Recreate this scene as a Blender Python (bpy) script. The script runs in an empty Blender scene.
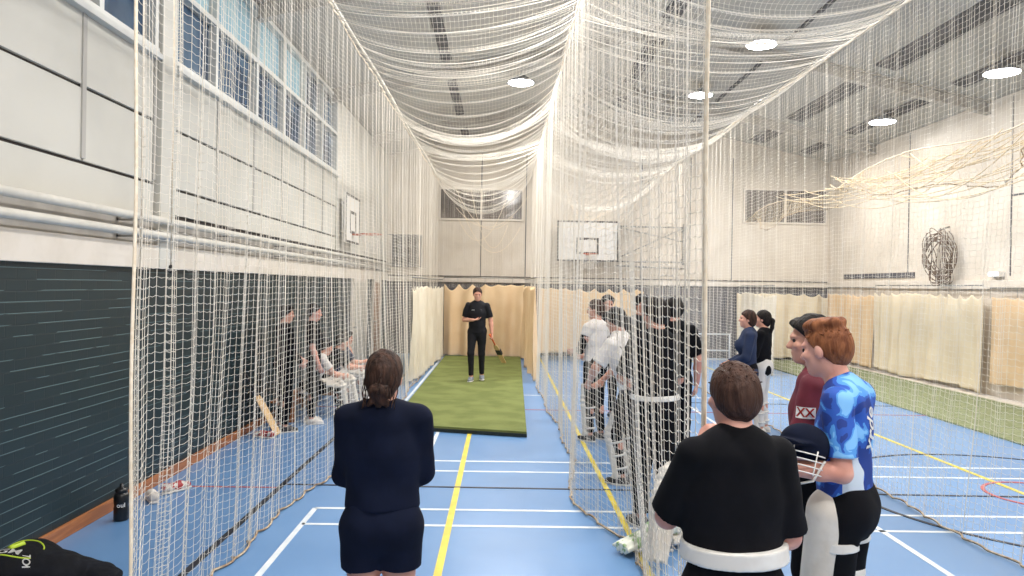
import bpy, bmesh, math, random
import numpy as np
from mathutils import Vector, Matrix
from mathutils.bvhtree import BVHTree
random.seed(7); rng = np.random.default_rng(7)
scn = bpy.context.scene; col = scn.collection
PI = math.pi; R = math.radians

# ------------------------------------------------------------------ materials
def lin(c):
    return tuple(((v/255)/12.92 if v/255 <= .04045 else ((v/255+.055)/1.055)**2.4) for v in c) + (1,)
def mat(name, c, rough=.6, metal=0, c2=None, scale=8, detail=4, bump=0, bscale=None, emit=0, spec=.5, trans=0, ramp=(.4, .6), stretch=None, coat=0, sheen=0):
    m = bpy.data.materials.new(name); m.use_nodes = True
    nt = m.node_tree; N = nt.nodes; L = nt.links; b = N['Principled BSDF']
    b.inputs['Roughness'].default_value = rough; b.inputs['Metallic'].default_value = metal
    b.inputs['Specular IOR Level'].default_value = spec
    b.inputs['Coat Weight'].default_value = coat
    b.inputs['Sheen Weight'].default_value = sheen
    b.inputs['Base Color'].default_value = lin(c)
    tc = N.new('ShaderNodeTexCoord'); mp = N.new('ShaderNodeMapping'); L.new(tc.outputs['Object'], mp.inputs[0])
    if stretch: mp.inputs['Scale'].default_value = stretch
    if c2 is not None:
        n = N.new('ShaderNodeTexNoise'); n.inputs['Scale'].default_value = scale; n.inputs['Detail'].default_value = detail
        L.new(mp.outputs[0], n.inputs[0])
        r = N.new('ShaderNodeValToRGB'); r.color_ramp.elements[0].position = ramp[0]; r.color_ramp.elements[1].position = ramp[1]
        r.color_ramp.elements[0].color = lin(c); r.color_ramp.elements[1].color = lin(c2)
        L.new(n.outputs[0], r.inputs[0]); L.new(r.outputs[0], b.inputs['Base Color'])
    if bump:
        n2 = N.new('ShaderNodeTexNoise'); n2.inputs['Scale'].default_value = bscale or scale*3; n2.inputs['Detail'].default_value = 3
        L.new(mp.outputs[0], n2.inputs[0])
        bp = N.new('ShaderNodeBump'); bp.inputs['Strength'].default_value = bump; bp.inputs['Distance'].default_value = .02
        L.new(n2.outputs[0], bp.inputs['Height']); L.new(bp.outputs[0], b.inputs['Normal'])
    if emit:
        b.inputs['Emission Color'].default_value = lin(c); b.inputs['Emission Strength'].default_value = emit
    if trans:
        t = N.new('ShaderNodeBsdfTranslucent'); t.inputs[0].default_value = lin(c)
        mx = N.new('ShaderNodeMixShader'); mx.inputs[0].default_value = trans
        L.new(b.outputs[0], mx.inputs[1]); L.new(t.outputs[0], mx.inputs[2]); L.new(mx.outputs[0], N['Material Output'].inputs[0])
    return m

M = {}
M['wall'] = mat('cream_plaster', (222, 212, 198), .75, c2=(214, 203, 188), scale=1.2, bump=.05, bscale=30)
M['panel'] = mat('cream_panel', (207, 204, 195), .6, c2=(199, 196, 187), scale=.8, bump=.03, bscale=20)
M['gap'] = mat('shadow_gap', (70, 64, 62), .8)
M['beamp'] = mat('painted_beam', (226, 217, 205), .55, c2=(216, 206, 192), scale=3)
M['pipe'] = mat('pipe_enamel', (214, 210, 200), .6, c2=(204, 200, 190), scale=5)
M['frame'] = mat('window_frame', (205, 205, 200), .45, c2=(196, 196, 192), scale=4)
M['ceil'] = mat('ceiling_panel', (186, 182, 175), .7, c2=(176, 172, 166), scale=.7)
M['strip'] = mat('roof_gap', (112, 108, 108), .8, c2=(92, 90, 90), scale=3)
M['steel'] = mat('roof_steel', (190, 184, 176), .5, c2=(176, 170, 162), scale=4)
M['wood'] = mat('skirting_wood', (176, 112, 66), .45, c2=(150, 92, 52), scale=4, stretch=(8, .6, 8), bump=.05)
M['white'] = mat('line_white', (224, 228, 230), .45, c2=(206, 214, 222), scale=6)
M['yellow'] = mat('line_yellow', (226, 205, 70), .45, c2=(212, 190, 66), scale=6)
M['black'] = mat('line_black', (32, 34, 44), .45, c2=(44, 46, 58), scale=6)
M['red'] = mat('line_red', (190, 96, 92), .45, c2=(176, 92, 96), scale=6)
M['mat'] = mat('green_mat', (120, 128, 76), .95, c2=(106, 114, 66), scale=2.2, bump=.25, bscale=220, spec=.15)
M['mat_edge'] = mat('mat_rubber', (22, 30, 26), .7, c2=(30, 40, 34), scale=9)
M['turf'] = mat('turf', (120, 126, 92), .95, c2=(142, 148, 118), scale=14, bump=.4, bscale=150, spec=.15)
M['cord'] = mat('net_cord', (242, 235, 223), .6, c2=(234, 225, 210), scale=3)
M['cordw'] = mat('net_cord_warm', (226, 206, 170), .6, c2=(214, 192, 156), scale=3)
M['rope'] = mat('cream_rope', (244, 230, 208), .7, c2=(232, 214, 188), scale=30)
M['hem'] = mat('hem_rope', (206, 186, 158), .8, c2=(160, 132, 104), scale=14)
M['canvas'] = mat('canvas_cream', (242, 230, 205), .85, c2=(235, 221, 194), scale=2, bump=.08, bscale=60, trans=.25)
M['canvast'] = mat('canvas_tan', (243, 218, 182), .85, c2=(236, 208, 168), scale=2, bump=.08, bscale=60, trans=.25)
M['canvasp'] = mat('canvas_pale', (238, 230, 212), .85, c2=(230, 220, 200), scale=2, bump=.08, bscale=60, trans=.25)
M['dgrey'] = mat('dark_grey_paint', (108, 106, 108), .7, c2=(92, 90, 94), scale=2)
M['metal'] = mat('galvanised', (170, 168, 164), .4, .7, c2=(150, 148, 144), scale=9)
M['board'] = mat('white_board', (232, 230, 226), .35, c2=(226, 222, 216), scale=2)
M['blackp'] = mat('black_paint', (26, 24, 26), .5, c2=(34, 32, 34), scale=6)
M['orange'] = mat('ring_orange', (196, 92, 58), .4, c2=(180, 80, 50), scale=9)
M['string'] = mat('white_string', (226, 220, 212), .7, c2=(212, 206, 198), scale=9)
M['door'] = mat('door_paint', (206, 200, 188), .5, c2=(196, 190, 178), scale=2)
M['tan'] = mat('tan_door', (176, 140, 112), .55, c2=(160, 124, 96), scale=3, stretch=(1, 1, .3))
M['skin'] = mat('skin', (214, 160, 138), .5, c2=(204, 146, 124), scale=9, bump=.03, bscale=120)
M['skin2'] = mat('skin_rosy', (224, 168, 150), .5, c2=(214, 150, 132), scale=9, bump=.03, bscale=120)
M['eye'] = mat('eye_dark', (46, 36, 34), .2, c2=(60, 44, 38), scale=30)
def hairmat(n, a, b): return mat(n, tuple(v*.7 for v in a), .6, spec=.25, c2=tuple(v*.72 for v in b), scale=42, stretch=(1, 1, .22), bump=.55, bscale=85, ramp=(.35, .65))
M['h_dark'] = hairmat('hair_dark', (18, 12, 12), (40, 28, 26))
M['h_brown'] = hairmat('hair_brown', (44, 27, 22), (96, 62, 46))
M['h_mid'] = hairmat('hair_mid', (78, 50, 40), (104, 70, 56))
M['h_ginger'] = hairmat('hair_ginger', (150, 84, 50), (214, 136, 88))
M['navy'] = mat('navy_jersey', (8, 15, 34), .9, spec=.2, c2=(12, 20, 42), scale=5, bump=.12, bscale=14)
M['hood'] = mat('navy_hoodie', (26, 38, 66), .9, c2=(32, 46, 78), scale=5, bump=.15, bscale=20)
M['bk'] = mat('black_cotton', (8, 9, 14), .9, spec=.2, c2=(14, 14, 20), scale=5, bump=.12, bscale=14)
M['bk2'] = mat('black_training', (17, 17, 23), .8, spec=.3, c2=(24, 24, 30), scale=5, bump=.12, bscale=18)
M['wtee'] = mat('white_cotton', (226, 222, 218), .85, c2=(214, 208, 204), scale=4, bump=.15, bscale=16)
M['maroon'] = mat('maroon_jersey', (112, 32, 50), .75, c2=(96, 26, 42), scale=6, bump=.1, bscale=18)
M['pad'] = mat('pad_white', (228, 222, 212), .6, c2=(214, 206, 194), scale=6, bump=.12, bscale=30)
M['padg'] = mat('pad_green', (226, 228, 214), .6, c2=(146, 176, 120), scale=11, ramp=(.52, .56))
M['strap'] = mat('strap_white', (232, 230, 226), .7, c2=(220, 216, 210), scale=9)
M['willow'] = mat('willow', (222, 188, 140), .5, c2=(206, 168, 118), scale=5, stretch=(6, 6, .5))
M['grip'] = mat('orange_grip', (222, 108, 52), .6, c2=(206, 92, 44), scale=20)
M['gripk'] = mat('black_grip', (34, 32, 34), .6, c2=(46, 44, 46), scale=20)
M['shoe'] = mat('shoe_grey', (110, 116, 128), .6, c2=(140, 146, 156), scale=20)
M['shoew'] = mat('shoe_white', (224, 218, 212), .5, c2=(206, 198, 190), scale=20)
M['shoer'] = mat('shoe_red', (170, 60, 62), .5, c2=(206, 198, 190), scale=16, ramp=(.5, .52))
M['shoek'] = mat('shoe_black', (36, 36, 40), .5, c2=(60, 60, 64), scale=16)
M['sole'] = mat('sole_white', (224, 222, 218), .6, c2=(204, 200, 196), scale=9)
M['glossblk'] = mat('bottle_black', (16, 17, 20), .3, c2=(22, 23, 26), scale=9)
M['bag'] = mat('bag_nylon', (8, 10, 16), .85, spec=.25, c2=(14, 17, 26), scale=6, bump=.3, bscale=22)
M['lime'] = mat('lime_trim', (196, 222, 60), .5, c2=(182, 208, 56), scale=9)
M['brownbag'] = mat('brown_bag', (96, 70, 58), .7, c2=(74, 54, 46), scale=6, bump=.2)
M['print'] = mat('print_white', (232, 232, 230), .6, c2=(222, 222, 220), scale=9)
M['printr'] = mat('print_red', (190, 44, 40), .6, c2=(176, 40, 38), scale=9)
M['printd'] = mat('print_dark', (46, 46, 52), .6, c2=(58, 58, 64), scale=9)
M['collar'] = mat('yellow_collar', (206, 208, 84), .7, c2=(196, 198, 80), scale=9)
M['lampbody'] = mat('lamp_housing', (150, 150, 152), .4, .5, c2=(130, 130, 132), scale=9)

def lampmat():
    m = bpy.data.materials.new('lamp_lens'); m.use_nodes = True
    b = m.node_tree.nodes['Principled BSDF']; b.inputs['Base Color'].default_value = (1, 1, 1, 1)
    b.inputs['Emission Color'].default_value = (.93, .97, 1, 1); b.inputs['Emission Strength'].default_value = 28
    return m
M['lens'] = lampmat()
def floor_mat():
    m = mat('sports_floor_blue', (104, 144, 190), .32, c2=(96, 137, 184), scale=.7, spec=.5)
    nt = m.node_tree; N = nt.nodes; L = nt.links; b = N['Principled BSDF']
    n = N.new('ShaderNodeTexNoise'); n.inputs['Scale'].default_value = 3; n.inputs['Detail'].default_value = 6
    r = N.new('ShaderNodeMapRange'); r.inputs['To Min'].default_value = .22; r.inputs['To Max'].default_value = .42
    L.new(n.outputs[0], r.inputs[0]); L.new(r.outputs[0], b.inputs['Roughness'])
    n2 = N.new('ShaderNodeTexNoise'); n2.inputs['Scale'].default_value = 1.1
    bp = N.new('ShaderNodeBump'); bp.inputs['Strength'].default_value = .04; L.new(n2.outputs[0], bp.inputs['Height']); L.new(bp.outputs[0], b.inputs['Normal'])
    return m
M['floor'] = floor_mat()
def brick_mat():
    m = bpy.data.materials.new('painted_brick'); m.use_nodes = True
    nt = m.node_tree; N = nt.nodes; L = nt.links; b = N['Principled BSDF']
    tc = N.new('ShaderNodeTexCoord'); sp = N.new('ShaderNodeSeparateXYZ'); cb = N.new('ShaderNodeCombineXYZ')
    L.new(tc.outputs['Object'], sp.inputs[0]); L.new(sp.outputs['Y'], cb.inputs['X']); L.new(sp.outputs['Z'], cb.inputs['Y'])
    br = N.new('ShaderNodeTexBrick'); L.new(cb.outputs[0], br.inputs[0])
    br.inputs['Scale'].default_value = 1; br.inputs['Brick Width'].default_value = .225; br.inputs['Row Height'].default_value = .078
    br.inputs['Mortar Size'].default_value = .006; br.inputs['Mortar Smooth'].default_value = .3; br.inputs['Bias'].default_value = 0
    br.inputs['Color1'].default_value = lin((19, 40, 44)); br.inputs['Color2'].default_value = lin((17, 36, 40)); br.inputs['Mortar'].default_value = lin((16, 33, 37))
    # glints on the brick ledges, painted as broken pale dashes along the bed joints
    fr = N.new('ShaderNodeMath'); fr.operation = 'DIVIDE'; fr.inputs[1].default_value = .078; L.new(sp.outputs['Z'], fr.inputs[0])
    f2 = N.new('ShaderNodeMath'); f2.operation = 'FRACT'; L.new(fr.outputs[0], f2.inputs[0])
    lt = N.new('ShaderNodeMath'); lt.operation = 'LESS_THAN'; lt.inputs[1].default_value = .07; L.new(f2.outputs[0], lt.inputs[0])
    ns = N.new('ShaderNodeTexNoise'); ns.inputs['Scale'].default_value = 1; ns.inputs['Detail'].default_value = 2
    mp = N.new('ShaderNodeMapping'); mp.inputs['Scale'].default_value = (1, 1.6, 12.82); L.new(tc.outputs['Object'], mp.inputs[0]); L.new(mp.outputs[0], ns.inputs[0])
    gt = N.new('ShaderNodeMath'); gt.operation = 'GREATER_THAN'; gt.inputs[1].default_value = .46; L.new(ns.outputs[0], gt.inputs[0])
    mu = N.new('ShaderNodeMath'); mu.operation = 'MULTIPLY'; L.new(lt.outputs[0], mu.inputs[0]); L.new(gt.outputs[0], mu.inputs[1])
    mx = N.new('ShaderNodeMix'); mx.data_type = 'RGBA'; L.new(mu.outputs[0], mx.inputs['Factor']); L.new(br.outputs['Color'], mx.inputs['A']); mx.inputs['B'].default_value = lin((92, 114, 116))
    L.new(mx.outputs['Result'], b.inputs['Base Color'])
    b.inputs['Roughness'].default_value = .45
    bp = N.new('ShaderNodeBump'); bp.inputs['Strength'].default_value = .3; bp.inputs['Distance'].default_value = .003; bp.invert = True
    L.new(br.outputs['Fac'], bp.inputs['Height']); L.new(bp.outputs[0], b.inputs['Normal'])
    return m
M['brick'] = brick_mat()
def camo_mat():
    m = bpy.data.materials.new('blue_camo'); m.use_nodes = True
    nt = m.node_tree; N = nt.nodes; L = nt.links; b = N['Principled BSDF']; b.inputs['Roughness'].default_value = .7
    tc = N.new('ShaderNodeTexCoord'); n = N.new('ShaderNodeTexNoise'); n.inputs['Scale'].default_value = 10; n.inputs['Detail'].default_value = 2.5; n.inputs['Roughness'].default_value = .4; n.inputs['Distortion'].default_value = .5
    L.new(tc.outputs['Object'], n.inputs[0]); r = N.new('ShaderNodeValToRGB'); r.color_ramp.interpolation = 'CONSTANT'
    e = r.color_ramp.elements; e[0].position = 0; e[0].color = lin((20, 54, 136)); e[1].position = .46; e[1].color = lin((32, 84, 180))
    a = e.new(.545); a.color = lin((78, 148, 222)); a = e.new(.60); a.color = lin((122, 184, 238)); a = e.new(.9); a.color = lin((36, 84, 178))
    L.new(n.outputs[0], r.inputs[0])
    # white and blue blocks across the lower back
    n3 = N.new('ShaderNodeTexNoise'); n3.inputs['Scale'].default_value = 7; L.new(tc.outputs['Object'], n3.inputs[0])
    sp = N.new('ShaderNodeSeparateXYZ'); L.new(tc.outputs['Object'], sp.inputs[0])
    ck = N.new('ShaderNodeTexChecker'); ck.inputs['Scale'].default_value = 15; L.new(tc.outputs['Object'], ck.inputs[0])
    l1 = N.new('ShaderNodeMath'); l1.operation = 'LESS_THAN'; l1.inputs[1].default_value = 1.26; L.new(sp.outputs['Z'], l1.inputs[0])
    l2 = N.new('ShaderNodeMath'); l2.operation = 'LESS_THAN'; l2.inputs[1].default_value = -.03; L.new(sp.outputs['Y'], l2.inputs[0])
    m1 = N.new('ShaderNodeMath'); m1.operation = 'MULTIPLY'; L.new(l1.outputs[0], m1.inputs[0]); L.new(l2.outputs[0], m1.inputs[1])
    g3 = N.new('ShaderNodeMath'); g3.operation = 'GREATER_THAN'; g3.inputs[1].default_value = .5; L.new(n3.outputs[0], g3.inputs[0])
    m2 = N.new('ShaderNodeMath'); m2.operation = 'MULTIPLY'; L.new(m1.outputs[0], m2.inputs[0]); L.new(g3.outputs[0], m2.inputs[1])
    mx = N.new('ShaderNodeMix'); mx.data_type = 'RGBA'; L.new(m2.outputs[0], mx.inputs['Factor']); L.new(r.outputs[0], mx.inputs['A']); mx.inputs['B'].default_value = lin((206, 218, 230))
    L.new(mx.outputs['Result'], b.inputs['Base Color'])
    return m
M['camo'] = camo_mat()
def glass_mat(name, c, c2, rough, emit=0):
    m = mat(name, c, rough, c2=c2, scale=1.6, detail=3, spec=.8)
    b = m.node_tree.nodes['Principled BSDF']
    return m
M['paneup'] = glass_mat('frosted_upper_pane', (176, 206, 216), (160, 194, 210), .25)
M['panelow'] = glass_mat('dark_lower_pane', (52, 74, 100), (88, 112, 136), .08)
M['paneback'] = glass_mat('dark_back_pane', (120, 112, 106), (96, 90, 86), .1)
M['dusk'] = M['panelow']

# ------------------------------------------------------------------ mesh helpers
def meshnp(name, V, Q, m, parent=None, smooth=True):
    V = np.ascontiguousarray(V, np.float32); Q = np.ascontiguousarray(Q, np.int32)
    k = Q.shape[1]
    me = bpy.data.meshes.new(name); me.vertices.add(len(V)); me.vertices.foreach_set('co', V.ravel())
    me.loops.add(Q.size); me.loops.foreach_set('vertex_index', Q.ravel())
    me.polygons.add(len(Q)); me.polygons.foreach_set('loop_start', np.arange(0, Q.size, k, dtype=np.int32))
    me.update(calc_edges=True)
    me.polygons.foreach_set('use_smooth', np.full(len(Q), smooth, bool))
    me.materials.append(m)
    o = bpy.data.objects.new(name, me); col.objects.link(o)
    if parent: o.parent = parent
    return o
def tag(o, label=None, cat=None, group=None, kind=None):
    if label: o['label'] = label
    if cat: o['category'] = cat
    if group: o['group'] = group
    if kind: o['kind'] = kind
    return o
def empty(name, loc=(0, 0, 0), rz=0, label=None, cat=None, group=None):
    o = bpy.data.objects.new(name, None); col.objects.link(o); o.location = loc; o.rotation_euler = (0, 0, rz)
    o.empty_display_size = .1
    return tag(o, label, cat, group)
def copytree(o, parent=None):
    c = o.copy(); col.objects.link(c); c.parent = parent
    for ch in [x for x in bpy.data.objects if x.parent == o]: copytree(ch, c)
    return c
class MB:
    def __init__(s): s.bm = bmesh.new()
    def box(s, lo, hi, bev=0, rot=None, about=None):
        b = bmesh.new(); bmesh.ops.create_cube(b, size=1)
        for v in b.verts: v.co = Vector([(lo[i]+hi[i])/2+v.co[i]*(hi[i]-lo[i]) for i in range(3)])
        if bev: bmesh.ops.bevel(b, geom=b.edges[:], offset=bev, segments=2, affect='EDGES', profile=.5)
        s._add(b, rot, about); return s
    def _add(s, b, rot=None, about=None):
        if rot is not None:
            A = Vector(about or (0, 0, 0)); bmesh.ops.transform(b, matrix=Matrix.Translation(A) @ rot.to_4x4() @ Matrix.Translation(-A), verts=b.verts)
        me = bpy.data.meshes.new('t'); b.to_mesh(me); b.free(); s.bm.from_mesh(me); bpy.data.meshes.remove(me)
    def tube(s, pts, r, n=10, closed=False, rr=None, caps=True):
        pts = [Vector(p) for p in pts]; m = len(pts); b = bmesh.new(); rings = []; prev = None
        for i, p in enumerate(pts):
            if closed: t = pts[(i+1) % m]-pts[i-1]
            else: t = pts[min(i+1, m-1)]-pts[max(i-1, 0)]
            t.normalize()
            if prev is None:
                a = t.orthogonal().normalized()
            else:
                a = (prev-t*prev.dot(t)); a = a.normalized() if a.length > 1e-6 else t.orthogonal().normalized()
            prev = a; c = t.cross(a); q = rr[i] if rr else r
            rings.append([b.verts.new(p+(a*math.cos(2*PI*k/n)+c*math.sin(2*PI*k/n))*q) for k in range(n)])
        for i in range(m if closed else m-1):
            A = rings[i]; B = rings[(i+1) % m]
            for k in range(n): b.faces.new((A[k], A[(k+1) % n], B[(k+1) % n], B[k]))
        if caps and not closed: b.faces.new(rings[0][::-1]); b.faces.new(rings[-1])
        s._add(b); return s
    def lathe(s, prof, n=28, loc=(0, 0, 0)):
        b = bmesh.new(); rings = []
        for r, z in prof: rings.append([b.verts.new((loc[0]+r*math.cos(2*PI*k/n), loc[1]+r*math.sin(2*PI*k/n), loc[2]+z)) for k in range(n)])
        for A, B in zip(rings, rings[1:]):
            for k in range(n): b.faces.new((A[k], A[(k+1) % n], B[(k+1) % n], B[k]))
        b.faces.new(rings[0][::-1]); b.faces.new(rings[-1]); s._add(b); return s
    def ball(s, c, r, sc=(1, 1, 1), sub=3):
        b = bmesh.new(); bmesh.ops.create_icosphere(b, subdivisions=sub, radius=r)
        for v in b.verts: v.co = Vector((v.co.x*sc[0]+c[0], v.co.y*sc[1]+c[1], v.co.z*sc[2]+c[2]))
        s._add(b); return s
    def build(s, name, m, parent=None, smooth=False, loc=None):
        bmesh.ops.recalc_face_normals(s.bm, faces=s.bm.faces)
        me = bpy.data.meshes.new(name); s.bm.to_mesh(me); s.bm.free()
        if smooth: me.polygons.foreach_set('use_smooth', [True]*len(me.polygons))
        me.materials.append(m); o = bpy.data.objects.new(name, me); col.objects.link(o)
        if parent: o.parent = parent
        if loc: o.location = loc
        return o
def smooth_angle(o, a=40):
    me = o.data; bm = bmesh.new(); bm.from_mesh(me)
    for f in bm.faces: f.smooth = True
    for e in bm.edges:
        if len(e.link_faces) == 2 and e.calc_face_angle() > R(a): e.smooth = False
    bm.to_mesh(me); bm.free(); return o
def struct(o, kind='structure'): o['kind'] = kind; return o
def text_mesh(name, s, size, m, parent, mtx, extr=.001, proj=None, shear=0):
    cu = bpy.data.curves.new(name, 'FONT'); cu.body = s; cu.size = size; cu.extrude = extr; cu.align_x = 'CENTER'; cu.align_y = 'CENTER'; cu.offset = size*.018; cu.shear = shear
    t = bpy.data.objects.new(name, cu); col.objects.link(t)
    dg = bpy.context.evaluated_depsgraph_get(); dg.update()
    me = bpy.data.meshes.new_from_object(t.evaluated_get(dg)); bpy.data.objects.remove(t)
    me.transform(mtx)
    if proj is not None:
        tgt, d = proj; bvh = BVHTree.FromObject(tgt, dg); d = Vector(d).normalized()
        for v in me.vertices:
            h = bvh.ray_cast(v.co-d*.35, d, 2.5)
            v.co = h[0]-d*.003 if h[0] is not None else bvh.find_nearest(v.co)[0]
    me.materials.clear(); me.materials.append(m); me.name = name
    o = bpy.data.objects.new(name, me); col.objects.link(o); o.parent = parent; return o

# ------------------------------------------------------------------ setting
XL, XR, YB, YF = -3.3, 9.25, 21.5, -3.5
def zc(x): return 5.62+1.38*(1-abs(x-3.0)/6.3)
struct(MB().box((XL-.3, YF-.3, -.2), (XR+.3, YB+.3, 0)).build('floor', M['floor']))
# left wall: brick up to the beam, panels above
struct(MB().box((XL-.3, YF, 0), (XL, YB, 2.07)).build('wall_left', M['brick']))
b = MB().box((XL-.3, YF, 2.07), (XL-.03, YB, 4.08)).box((XL-.3, YF, 5.56), (XL-.03, YB, 5.75)).box((XL-.3, 14.86, 4.08), (XL-.03, YB, 5.56))
struct(b.build('wall_left_upper', M['gap']))
b = MB()
def pan(y0, y1, z0, z1): b.box((XL-.04, y0+.014, z0+.014), (XL, y1-.014, z1-.014), .003)
ys = [-3.5, -2.4, -1.2, 0, 1.2, 2.4, 3.55, 4.75, 5.95, 7.17]
for y0, y1 in zip(ys, ys[1:]):
    pan(y0, y1, 3.46, 4.08); pan(y0, y1, 2.87, 3.46)
for y0, y1 in zip([7.51, 8.72, 9.97, 11.25, 12.5, 13.77], [8.72, 9.97, 11.25, 12.5, 13.77, 14.86]):
    pan(y0, y1, 3.46, 4.08); pan(y0, y1, 2.87, 3.46)
pan(-3.5, 7.17, 2.5, 2.87); pan(7.51, 14.86, 2.6, 2.87); pan(14.86, YB, 2.6, 5.6)
b.box((XL-.04, 7.18, 2.07), (XL+.06, 7.50, 5.66), .006)
b.box((XL-.04, 14.86, 2.6), (XL+.02, 15.0, 5.66), .006)
struct(b.build('wall_left_panels', M['panel']))
struct(MB().box((XL-.05, YF, 2.07), (XL+.05, YB, 2.29), .006).build('trim_1', M['beamp']))
struct(MB().box((XL-.05, YF, 2.29), (XL-.001, YB, 2.508)).build('trim_2', M['steel']))
struct(MB().box((XL, YF, 0), (XL+.03, 16.4, .10), .004).build('baseboard_left', M['wood']))
b = MB()
for y in (4.75, 5.95, 7.15, 8.72, 9.97, 11.25, 12.5, 13.77): b.box((XL-.01, y-.028, 2.90), (XL+.012, y+.028, 4.03), .002)
struct(b.build('trim_10', mat('joint_cover', (178, 174, 168), .6)))
# window band, left wall
w = struct(bpy.data.objects.new('window_1', None)); col.objects.link(w)
fr = MB()
for z in (4.08, 4.83, 5.52): fr.box((XL-.10, YF, z), (XL+.035, 7.17, z+.06)); fr.box((XL-.10, 7.51, z), (XL+.035, 14.86, z+.06))
muls = [-3.4, -2.2, -1, .2, 1.4, 2.6, 3.8, 5.0, 6.15, 7.12, 7.54, 8.6, 10.0, 11.25, 12.4, 13.6, 14.8]
for y in muls: fr.box((XL-.09, y-.035, 4.1), (XL+.03, y+.035, 5.55))
for y0, y1 in zip(muls, muls[1:]):
    if y1-y0 > 9: pass
fr.build('window_frame', M['frame'], w)
MB().box((XL-.08, YF, 4.12), (XL-.06, 7.17, 4.84)).box((XL-.08, 7.51, 4.12), (XL-.06, 14.8, 4.84)).box((XL-.08, 12.45, 4.84), (XL-.06, 14.8, 5.54)).build('dark_glass', M['panelow'], w)
MB().box((XL-.08, YF, 4.88), (XL-.06, 7.17, 5.54)).box((XL-.08, 7.51, 4.88), (XL-.06, 12.4, 5.54)).build('frosted_glass', M['paneup'], w)
MB().box((XL-.05, YF, 4.03), (XL+.07, 7.17, 4.08), .004).box((XL-.05, 7.51, 4.03), (XL+.07, 14.86, 4.08), .004).build('window_sill', M['frame'], w)
# heating pipes
for i, z in enumerate((2.515, 2.375)):
    p = empty('heating_pipe', (0, 0, 0), 0, ('upper' if i == 0 else 'lower')+' cream heating pipe running along the left wall above the brick', 'pipe')
    MB().tube([(XL+.11, YF+.1, z), (XL+.11, YB-.1, z)], .036, 14).build('pipe_run', M['pipe'], p, True)
    for y in np.arange(-2.3, 21, 2.2):
        MB().box((XL+.005, y-.02, z-.05), (XL+.16, y+.02, z-.035)).box((XL+.005, y-.02, z-.05), (XL+.02, y+.02, z+.05)).build('pipe_bracket', M['metal'], p)
# doors on the left far wall
for i, (y0, y1, m) in enumerate(((16.45, 18.2, 'door'), (19.1, 20.3, 'tan'))):
    d = struct(empty('door_%d' % (i+1), (0, 0, 0)))
    MB().box((XL-.01, y0+.05, 0), (XL+.03, y1-.05, 2.0), .004).box((XL+.02, y0+.25, .2), (XL+.038, y1-.25, 1.8), .01).build('door_panel', M[m], d)
    f = MB(); f.box((XL, y0-.03, 0), (XL+.05, y0+.06, 2.06)).box((XL, y1-.06, 0), (XL+.05, y1+.03, 2.06)).box((XL, y0, 2.0), (XL+.05, y1, 2.07)).build('door_frame', M['beamp'], d)
    MB().tube([(XL+.03, y0+.16, 1.0), (XL+.09, y0+.16, 1.0), (XL+.09, y0+.28, 1.0)], .011).build('door_handle', M['metal'], d, True)
# back wall
b = MB(); b.box((XL, YB, 0), (XR, YB+.3, 2.04)); struct(b.build('wall_back', M['dgrey']))
def gable(y0, y1, z0, name, m):
    bm = bmesh.new(); pr = [(XL-.3, z0), (XR+.3, z0), (XR+.3, zc(XR)+.1), (3.0, 7.1), (XL-.3, zc(XL)+.1)]
    A = [bm.verts.new((x, y0, z)) for x, z in pr]; B = [bm.verts.new((x, y1, z)) for x, z in pr]
    bm.faces.new(A); bm.faces.new(B[::-1])
    for i in range(5): bm.faces.new((A[i], A[(i+1) % 5], B[(i+1) % 5], B[i]))
    bmesh.ops.recalc_face_normals(bm, faces=bm.faces)
    me = bpy.data.meshes.new(name); bm.to_mesh(me); bm.free(); me.materials.append(m); o = bpy.data.objects.new(name, me); col.objects.link(o); return struct(o)
gable(YB, YB+.3, 2.04, 'wall_back_upper', M['wall'])
gable(YF-.3, YF, 0, 'wall_front', M['wall'])
struct(MB().box((XL, YB-.10, 2.05), (XR, YB+.01, 2.22), .006).build('trim_3', M['beamp']))
struct(MB().box((XL, YB-.13, 2.20), (XR, YB+.01, 2.225), .003).build('trim_4', M['gap']))
b = MB()
for x in (-.65, .62, 3.9, 5.3, 6.5): b.box((x-.012, YB-.012, 2.23), (x+.012, YB+.01, 5.7))
b.box((XL, YB-.012, 3.35), (XL+.9, YB+.01, 3.37))
struct(b.build('trim_5', M['dgrey']))
for i, (x0, x1, z0, z1) in enumerate(((-1.8, .5, 3.85, 4.67), (6.85, 9.15, 3.9, 4.8))):
    w = struct(empty('window_%d' % (i+2)))
    fr = MB(); fr.box((x0-.05, YB-.05, z0-.05), (x1+.05, YB+.0, z0)).box((x0-.05, YB-.05, z1), (x1+.05, YB, z1+.05)).box((x0-.05, YB-.05, z0), (x0, YB, z1)).box((x1, YB-.05, z0), (x1+.05, YB, z1))
    fr.box(((x0+x1)/2-.03, YB-.05, z0), ((x0+x1)/2+.03, YB, z1)); fr.build('window_frame', M['beamp'], w)
    MB().box((x0, YB-.025, z0), (x1, YB-.01, z1)).build('window_glass', M['paneback'], w)
# right wall
struct(MB().box((XR, YF, 0), (XR+.3, YB, 5.75)).build('wall_right', M['wall']))
b = MB()
for y in (10.5, 13.7, 17.2): b.box((XR-.012, y-.012, 2.3), (XR+.01, y+.012, 5.6))
b.box((XR-.03, 16.9, 2.3), (XR+.01, 20.4, 2.42)).box((XR-.012, YF, 3.75), (XR+.01, 13.7, 3.775))
struct(b.build('trim_6', M['dgrey']))
struct(MB().box((XR-.06, YF, 2.05), (XR+.01, YB, 2.22), .006).build('trim_7', M['beamp']))
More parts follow.
